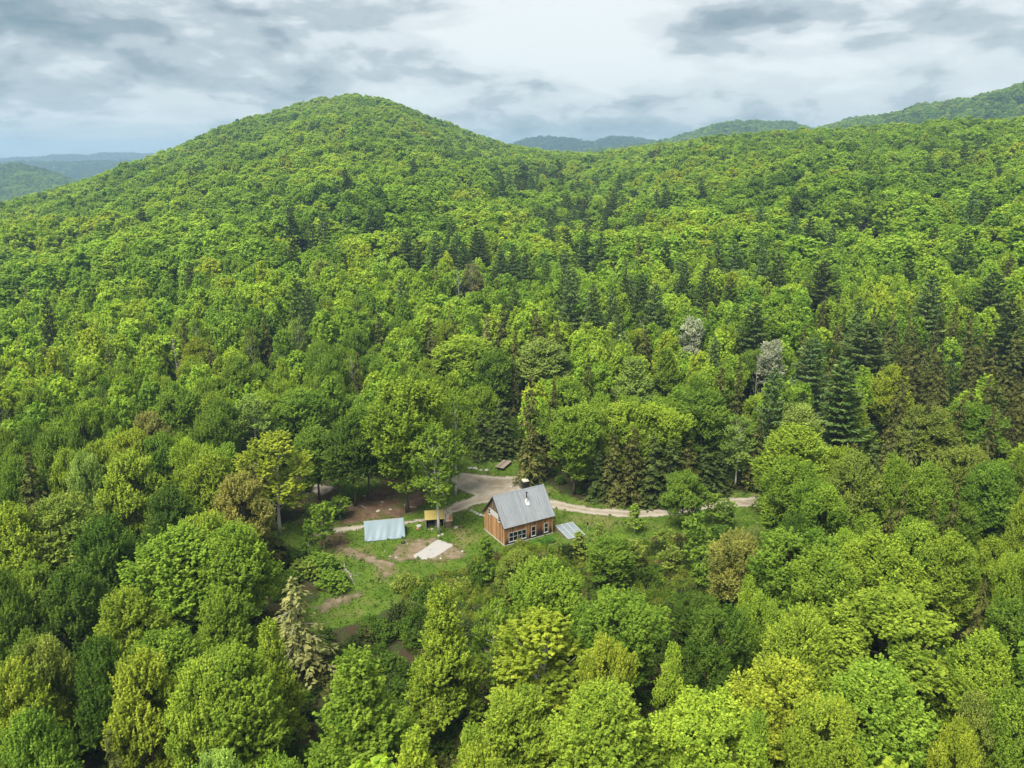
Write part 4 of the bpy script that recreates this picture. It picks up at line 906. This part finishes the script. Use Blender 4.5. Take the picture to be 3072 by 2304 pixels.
for xx in (.12, tl - .12):
    for sg in (0.12, 2 * rs_ - .12): MB().tube([(xx, sg, -.2), (xx, rs_, rh_ - .1)], .04, 6).build('pole', M['oldwood'], shelter)
MB().tube([(.1, .0, .10), (tl - .1, .0, .10)], .04, 6).build('hem', M['tarp'], shelter)
# ------------------------------------------------------------------ the woodshed
M['yroof'] = plain('ochre_metal_roof', (.47, .37, .11), .55, .2, .18, 2)
def rusty():
    m, t = new_mat('rust_streaked_sheet'); tcn = N(t, 'ShaderNodeTexCoord'); v = vmath(t, 'MULTIPLY', tcn.outputs['Object'], (4.5, .7, 1)); nz = noise(t, v, 1.0, 5, .6)
    c = mixc(t, smooth(t, nz.outputs['Fac'], .42, .6), (.55, .50, .42), (.42, .14, .035)); b = N(t, 'ShaderNodeBsdfPrincipled'); t.links.new(c, b.inputs['Base Color']); b.inputs['Roughness'].default_value = .6
    out(t, b.outputs[0]); return m
M['rusty'] = rusty()
shed = empty('woodshed', (-14.62, 120.05, 0), .155); tag(shed, 'small open woodshed under an ochre metal roof', 'shed')
SWd, SDp = 3.15, 2.1
def corrugated(x0, x1, y0, y1, za, zb_, mat, name, n, parent):
    mb = MB(); k = n * 4; th = .012
    top = []
    for i in range(k + 1):
        u_ = i / k; dz = .022 * math.cos(u_ * n * 2 * math.pi); top.append((x0 + (x1 - x0) * u_, dz))
    for i in range(k):
        (xa, da), (xb, db) = top[i], top[i + 1]
        mb.hexa([(xa, y0, za + da - th), (xb, y0, za + db - th), (xb, y1, zb_ + db - th), (xa, y1, zb_ + da - th)], [(xa, y0, za + da), (xb, y0, za + db), (xb, y1, zb_ + db), (xa, y1, zb_ + da)])
    return mb.build(name, mat, parent)
corrugated(-.08, SWd + .1, -.12, SDp + .12, 1.72, 2.38, M['yroof'], 'roof', 16, shed)
lw = MB().box(.0, .05, .02, SDp - .02, .05, 1.70).build('side_wall', M['oldwood'], shed)
for i in range(9):
    y0 = .02 + i * (SDp - .04) / 9; MB().hexa([(-.03, y0 + .006, .0), (-.004, y0 + .006, .0), (-.004, y0 + .222, .0), (-.03, y0 + .222, .0)],
        [(-.03, y0 + .006, 1.66 + .3 * y0), (-.004, y0 + .006, 1.66 + .3 * y0), (-.004, y0 + .222, 1.66 + .3 * (y0 + .2)), (-.03, y0 + .222, 1.66 + .3 * (y0 + .2))]).build('board', M['oldwood'], lw)
MB().box(SWd - .05, SWd, .02, SDp - .02, .0, 1.68).build('side_wall', M['trimdark'], shed); MB().box(.06, SWd - .06, SDp - .06, SDp, .0, 2.28).build('back_wall', M['trimdark'], shed)
for xx in (.06, SWd * .55, SWd - .12): MB().box(xx, xx + .09, -.02, .07, 0, 1.66).build('post', M['oldwood'], shed)
for k in range(44):
    xx = .35 + random.random() * 2.3; zz = .10 + .17 * random.randint(0, 4); yy = .55 + random.random() * .5
    if k < 30: pass
lg = MB()
for r_ in range(5):
    for q in range(14):
        if r_ > 3 - (q % 3): continue
        xx = .5 + q * .165 + (r_ % 2) * .08; lg.tube([(xx, .75 + random.uniform(-.08, .08), .09 + r_ * .155), (xx, 1.7, .09 + r_ * .155)], random.uniform(.06, .085), 6)
fwd_ = lg.build('firewood', M['oldwood']); fwd_.parent = None; fwd_.matrix_world = Matrix.Translation((-14.62, 120.05, 0)) @ Matrix.Rotation(.155, 4, 'Z')
tag(fwd_, 'stack of split firewood in the shade inside the woodshed', 'firewood', kind='stuff')
ln_ = empty('lean_to', (-11.42, 120.62, 0), .10); tag(ln_, 'low lean-to with a rust-streaked sheet roof at the right end of the woodshed', 'lean-to')
corrugated(-.03, 1.28, -.1, 2.0, 1.18, 1.62, M['rusty'], 'roof', 5, ln_)
MB().box(.02, 1.2, .04, .10, 0, 1.10).build('front_wall', M['trimdark'], ln_); MB().box(1.14, 1.2, .12, 1.9, 0, 1.18).build('side_wall', M['trimdark'], ln_)
for k in range(6): MB().box(.03 + k * .195, .03 + k * .195 + .185, .012, .038, 0, 1.08).build('board', M['siding_grey'], ln_)
# ------------------------------------------------------------------ loose things in the clearing
def rock(loc, r, label, mat='stone', cat='rock', flat=.55, seed=0, group=None, name='rock'):
    g_ = np.random.default_rng(seed); bmv = []; nu, nv = 10, 6; mb = MB()
    for j in range(nv + 1):
        for i in range(nu):
            th, ph = 2 * math.pi * i / nu, math.pi * j / nv - math.pi / 2
            k = 1 + (g_.uniform(-.18, .18) if 0 < j < nv else 0); mb.v.append((r * k * math.cos(ph) * math.cos(th), r * .8 * k * math.cos(ph) * math.sin(th), r * flat * (k * math.sin(ph) + .55)))
    for j in range(nv):
        for i in range(nu): mb.f.append((j * nu + i, j * nu + (i + 1) % nu, (j + 1) * nu + (i + 1) % nu, (j + 1) * nu + i))
    o = mb.build(name, M[mat]); o.location = loc; o.rotation_euler = (0, 0, g_.uniform(0, 6.28)); return tag(o, label, cat, group)
rock(at(*c3(2033, 580)), .42, 'grey flat-topped boulder on the grass right of the woodshed', seed=1)
rock(at(*c3(1420, 560)), .55, 'grey boulder on reddish soil left of the woodshed', seed=2)
rock(at(*c3(1400, 600)), .35, 'small reddish stone in front of the grey boulder by the woodshed', 'redstone', seed=3)
for k, (x_, y_, r_, lab) in enumerate([(1570, 610, .2, 'small pale stone below the left post of the woodshed'), (1640, 600, .22, 'pale stone below the middle of the woodshed opening'), (1700, 555, .16, 'white stone just left of the pale birch trunk by the woodshed'),
     (1810, 690, .26, 'pale stone at the right foot of the birch trunk by the woodshed'), (1750, 712, .22, 'pale stone in front of the birch trunk foot'), (1780, 1085, .2, 'cream stone at the lower edge of the pink bare soil'), (2140, 970, .22, 'pale stone at the right end of the pink bare soil'),
     (745, 305, .36, 'flat pale slab lying in the leaf litter above the tarp shelter'), (945, 275, .24, 'small pale slab right of the larger slab in the leaf litter'), (1195, 200, .22, 'pale stone high in the leaf litter left of the twin trunks'), (810, 150, .22, 'pale stone in the litter below the dark trunk'), (1230, 845, .13, 'small white stone right of the tyre'), (850, 960, .12, 'small white stone in the grass below the tarp shelter'), (1040, 1068, .2, 'flat pale stone at the left edge of the bare earth'), (940, 1050, .16, 'small pale stone leftmost at the bare earth edge')]):
    rock(at(*c3(x_, y_)), r_ * 1.25, lab, seed=10 + k, flat=.45, group='pale stones lying about the clearing')
for k, (x_, y_, r_, lab) in enumerate([(1410, 155, .5, 'leftmost pale boulder on the verge above the gravel turning place'), (1452, 160, .6, 'largest pale boulder on the verge above the gravel turning place'), (1500, 172, .45, 'flat pale boulder on the verge, third from the left'), (1550, 172, .5, 'long pale boulder on the verge, nearest the flatbed wagon'), (1770, 287, .32, 'yellowish white stone at the right edge of the turning place'), (1752, 310, .36, 'flat white stone at the edge of the turning place, nearest the black bin'), (1762, 341, .3, 'white stone at the drive edge, closest behind the cabin ridge'),
     (1425, 508, .38, 'top stone of the pale stone row left of the cabin'), (1450, 520, .34, 'second stone of the pale stone row left of the cabin'), (1470, 533, .42, 'middle stone of the pale stone row left of the cabin'), (1500, 543, .42, 'fourth stone of the pale stone row left of the cabin'), (1523, 550, .4, 'stone of the pale stone row closest to the cabin wall')]):
    rock(at(*c1(x_, y_)), r_, lab, seed=40 + k, flat=.45, group='pale stones by the drive and cabin')
# the white sheet on bare earth
def white_sheet():
    poly = [at(*c3(*q))[:2] for q in [(1320, 1025), (1400, 985), (1480, 940), (1580, 870), (1680, 800), (1745, 765), (1820, 795), (1900, 832), (1985, 848), (1960, 892), (1890, 930), (1830, 975), (1720, 1040), (1690, 1062), (1640, 1082), (1590, 1072), (1562, 1068), (1545, 1108), (1510, 1098), (1460, 1103), (1440, 1078), (1395, 1085), (1350, 1070)]]
    g_ = np.random.default_rng(4); poly2 = []
    for a, b in zip(poly, poly[1:] + poly[:1]):
        for k in range(4): poly2.append(a + (b - a) * k / 4 + g_.uniform(-.06, .06, 2))
    c = np.mean(poly2, 0); rings = 6; V = []; n = len(poly2)
    for r_ in range(rings):
        for p in poly2:
            q = c + (p - c) * (1 - r_ / rings); V.append((q[0], q[1], .045 + (.02 * g_.uniform() + .02 if r_ else 0)))
    V.append((c[0], c[1], .07)); F_ = [(r_ * n + i, r_ * n + (i + 1) % n, (r_ + 1) * n + (i + 1) % n, (r_ + 1) * n + i) for r_ in range(rings - 1) for i in range(n)] + [((rings - 1) * n + i, (rings - 1) * n + (i + 1) % n, len(V) - 1) for i in range(n)]
    V += [(p[0], p[1], .0) for p in poly2]; b0 = len(V) - n; F_ += [(b0 + i, b0 + (i + 1) % n, (i + 1) % n, i) for i in range(n)]
    mb = MB(); mb.v = V; mb.f = F_; o = mb.build('ground_sheet', M['sheet']); tag(o, 'ragged white sheet lying flat on the bare earth', 'ground sheet')
M['sheet'] = plain('chalky_white_sheet', (.34, .325, .305), .9, 0, .12, 2.5, .3)
white_sheet()
# tyre
ty = empty('tyre', at(*c3(1158, 826))); tag(ty, 'old black tyre lying at the corner of the tarp shelter', 'tyre')
mb = MB(); nn = 18
prof = [(.20, .0), (.32, .0), (.36, .05), (.36, .17), (.32, .22), (.22, .22), (.19, .18), (.19, .04)]
for i in range(nn):
    for (r_, z_) in prof: mb.v.append((r_ * math.cos(6.2832 * i / nn), r_ * math.sin(6.2832 * i / nn), z_))
for i in range(nn):
    for j in range(8): mb.f.append((i * 8 + j, ((i + 1) % nn) * 8 + j, ((i + 1) % nn) * 8 + (j + 1) % 8, i * 8 + (j + 1) % 8))
mb.build('tread', M['rubber'], ty, sm=True); MB().tube([(0, 0, .015), (0, 0, .03)], .18, 14).build('soil', M['trimdark'], ty)
# flatbed wagon
wg = empty('flatbed_wagon', (-1.75, 147.9, 0), math.radians(66.5)); tag(wg, 'weathered plank-decked flatbed wagon parked at the wood edge', 'wagon')
for k in range(9):
    MB().box(-2.15 + random.uniform(-.06, .03), 2.15 + random.uniform(-.03, .06), -.95 + k * .212, -.95 + k * .212 + .195, .62, .67 + random.uniform(0, .015)).build('plank', M['oldwood'], wg)
MB().box(-2.1, 2.1, -.93, -.80, .40, .615).build('side_rail', M['trimdark'], wg); MB().box(-2.1, 2.1, .80, .93, .40, .615).build('side_rail', M['trimdark'], wg)
for xx in (-1.9, -.6, .7, 1.9): MB().box(xx, xx + .1, -.79, .79, .45, .612).build('cross_beam', M['trimdark'], wg)
for xx in (-1.3, 1.3):
    for yy in (-.78, .78):
        wl = MB().tube([(xx, yy - .09, .33), (xx, yy + .09, .33)], .33, 16).build('wheel', M['rubber'], wg); MB().tube([(xx, yy - .11, .33), (xx, yy + .11, .33)], .13, 10).build('hub', M['galv'], wl)
MB().tube([(-2.1, 0, .45), (-3.1, 0, .25)], .05, 6).build('drawbar', M['black'], wg)
# bin behind the cabin
bn = empty('waste_bin', at(*c2(970, 400)), .4); tag(bn, 'tall black bin with a pale lid behind the cabin ridge', 'bin')
bn.location.z = 0
MB().hexa([(-.45, -.45, 0), (.45, -.45, 0), (.45, .45, 0), (-.45, .45, 0)], [(-.52, -.52, 2.05), (.52, -.52, 2.05), (.52, .52, 2.05), (-.52, .52, 2.05)]).build('body', M['black'], bn)
MB().hexa([(-.56, -.58, 2.05), (.56, -.58, 2.05), (.56, .56, 2.05), (-.56, .56, 2.05)], [(-.48, -.5, 2.28), (.48, -.5, 2.28), (.48, .5, 2.32), (-.48, .5, 2.32)]).build('lid', plain('cream_plastic', (.62, .58, .45), .6), bn)
# cold frame with glazed lid
M['pane'] = plain('milky_glazing', (.20, .235, .25), .2, 0, .15, 2, 0, .5)
cf = empty('cold_frame', (7.35, 119.25, 0), math.radians(26)); tag(cf, 'white cold frame with sloping glazed panes right of the cabin', 'cold frame')
cw_, cdp, z1_, z0_ = 3.2, 3.7, 1.0, .22
def cfp(u_, s): return Vector((u_ * cw_ + .9 * s * .35, -cdp * s, z1_ + (z0_ - z1_) * s))
fm = MB(); nv_ = Vector((0, .19, .98))
def bar(a, b, w_, dirv, h_=.07):
    d = dirv * w_ / 2; fm.hexa([a - d - nv_ * .02, a + d - nv_ * .02, b + d - nv_ * .02, b - d - nv_ * .02], [a - d + nv_ * h_, a + d + nv_ * h_, b + d + nv_ * h_, b - d + nv_ * h_])
ux = Vector((1, 0, 0)); uy = Vector((0, 1, 0))
for k in range(4): bar(cfp(k / 3, 1), cfp(k / 3, 0), .10, ux)
for s in (0, .5, 1): bar(cfp(0, s) - ux * .05, cfp(1, s) + ux * .05, .09, -uy, .066)
sash = fm.build('sash', M['galv'], cf)
for c in range(3):
    for s in (0, 1):
        e = .018; q = [cfp(c / 3 + e, .5 * s + .5 - .012), cfp((c + 1) / 3 - e, .5 * s + .5 - .012), cfp((c + 1) / 3 - e, .5 * s + .012), cfp(c / 3 + e, .5 * s + .012)]
        MB().hexa([p + nv_ * .015 for p in q], [p + nv_ * .035 for p in q]).build('pane', M['pane'], sash)
for (p, q) in ((cfp(0, 0), cfp(1, 0)), (cfp(1, 0), cfp(1, 1)), (cfp(1, 1), cfp(0, 1)), (cfp(0, 1), cfp(0, 0))):
    d = (q - p); d.z = 0; nn_ = Vector((-d.y, d.x, 0)).normalized() * .04; dn = Vector((0, 0, .03)); P0, Q0 = p.copy(), q.copy(); P0.z = Q0.z = 0
    MB().hexa([P0, Q0, Q0 + nn_, P0 + nn_], [p - dn, q - dn, q + nn_ - dn, p + nn_ - dn]).build('side_board', M['oldwood'], cf)
# posts
ps = empty('lamp_post', at(*c2(2003, 1055))); tag(ps, 'short post with a black top standing in the grass right of the cold frame', 'post')
MB().tube([(0, 0, -.2), (0, 0, .95)], .05, 8).build('post', M['galv'], ps); MB().tube([(0, 0, .95), (0, 0, 1.0), (0, 0, 1.45), (0, 0, 1.5)], [.1, .16, .16, .08], 10).build('lamp_head', M['black'], ps)
gp = MB().tube([(0, 0, -.2), (.02, 0, 1.35)], .06, 7).build('fence_post', M['oldwood']); gp.location = at(*c2(476, 1455)); tag(gp, 'lone grey wooden post in the grass below the cabin gable', 'post')
st = empty('tree_stump', at(*c1(535, 412))); tag(st, 'dark reddish stump at the foot of a pale trunk above the tarp shelter', 'stump')
MB().tube([(0, 0, -.1), (0, 0, .2), (.03, 0, .75)], [.62, .46, .38], 9).build('trunk', plain('red_rotten_wood', (.10, .035, .025), .9, var=.4), st)
MB().tube([(.03, 0, .75), (.03, 0, .78)], .37, 9).build('cut_face', M['oldwood'], st)
# trunks in the gap above the shelter stand with the trees; a plank lies there
pk = MB().box(-.75, .75, -.16, .16, 0, .07).build('loose_plank', M['oldwood']); pk.location = at(*c1(530, 476)); pk.location.z = .03; pk.rotation_euler = (0, .03, -.7); tag(pk, 'single pale plank lying in the litter above the tarp shelter', 'plank')
pk = MB().box(-.6, .6, -.2, .2, 0, .09).build('loose_plank', M['oldwood']); pk.location = at(*c3(1325, 235)); pk.location.z = .03; pk.rotation_euler = (0, .02, -.1); tag(pk, 'pale plank lying beside the twin trunks above the woodshed', 'plank')
def fallen(name, pts, rad, label):
    mb = MB(); P0 = [Vector(at(*c1(*q))) + Vector((0, 0, z_)) for (q, z_) in pts]; mb.tube(P0, [rad * (1 - .6 * k / (len(P0) - 1)) for k in range(len(P0))], 6)
    b0 = P0[len(P0) // 2]; d = (P0[-1] - P0[0]).normalized()
    for k in range(4):
        s_ = P0[0].lerp(P0[-1], .3 + .17 * k); mb.tube([s_, s_ + (d * .5 + Vector((random.uniform(-.6, .6), random.uniform(-.6, .6), .35))).normalized() * random.uniform(.6, 1.2)], [rad * .4, .012], 5)
    o = mb.build(name, M['deadwood']); tag(o, label, 'branch', 'fallen branches at the left grass edge')
fallen('fallen_branch', [((440, 1088), .1), ((400, 1030), .2), ((362, 1000), .3)], .075, 'longest bleached branch on the grass left of the brush')
fallen('fallen_branch', [((425, 1075), .1), ((425, 1040), .2), ((375, 1005), .4), ((365, 968), .5)], .065, 'curved bleached branch crossing the longest one on the grass')
fallen('fallen_branch', [((400, 1048), .06), ((440, 1048), .1), ((486, 1048), .06)], .05, 'short bleached branch pointing right across the grass')
fallen('fallen_branch', [((455, 1120), .05), ((430, 1085), .12)], .04, 'smallest bleached twig below the other fallen branches')
# garden row below the front windows
gb = MB(); _f = lambda a, b: _A + _u * a + _v * b
q = [_f(1.6, -3.2), _f(7.6, -2.9), _f(7.6, -1.4), _f(1.6, -1.6)]
gbo = MB().hexa([Vector((p.x, p.y, -.1)) for p in q], [Vector((p.x, p.y, .06)) for p in q]).build('garden_bed', plain('dark_garden_soil', (.085, .06, .04), .95, var=.4)); tag(gbo, 'narrow soil bed of low plants below the front windows', 'garden bed')
g = np.random.default_rng(77); k = 0
for i in range(15):
    for row in (0, 1):
        p = _f(1.9 + i * .39 + g.uniform(-.1, .1), -1.85 - row * .75 + g.uniform(-.12, .12)); tm, cm = PROTO['shrub'][int(g.integers(3))]
        o = empty('garden_plant', (p.x, p.y, .04), g.uniform(0, 6.28)); s = g.uniform(.2, .34); o.scale = (s, s, s * .8)
        tag(o, f"low leafy plant in the garden bed, {ORD[i]} from the left in its {('upper', 'lower')[row]} row", 'plant', 'plants in the garden bed')
        link(bpy.data.objects.new('stem', tm), o); b = link(bpy.data.objects.new('foliage', cm), o); b['tint'] = tuple(np.array((.13, .30, .04)) * g.uniform(.8, 1.2))
# twin trunks and woodland trunks seen under the crowns behind the shelter

# ------------------------------------------------------------------ haze: the air between here and the far hills
def build_haze():
    mb = MB().box(-9600, 9600, -9600, 9600, -110, 262)
    m = bpy.data.materials.new('haze'); m.use_nodes = True; t = m.node_tree; t.nodes.clear()
    v = N(t, 'ShaderNodeVolumePrincipled'); v.inputs['Density'].default_value = HAZE; v.inputs['Color'].default_value = (.48, .75, 1, 1); v.inputs['Anisotropy'].default_value = .2
    o = N(t, 'ShaderNodeOutputMaterial'); t.links.new(v.outputs[0], o.inputs['Volume'])
    tag(mb.build('haze', m), kind='stuff')
HAZE = .00019
build_haze()
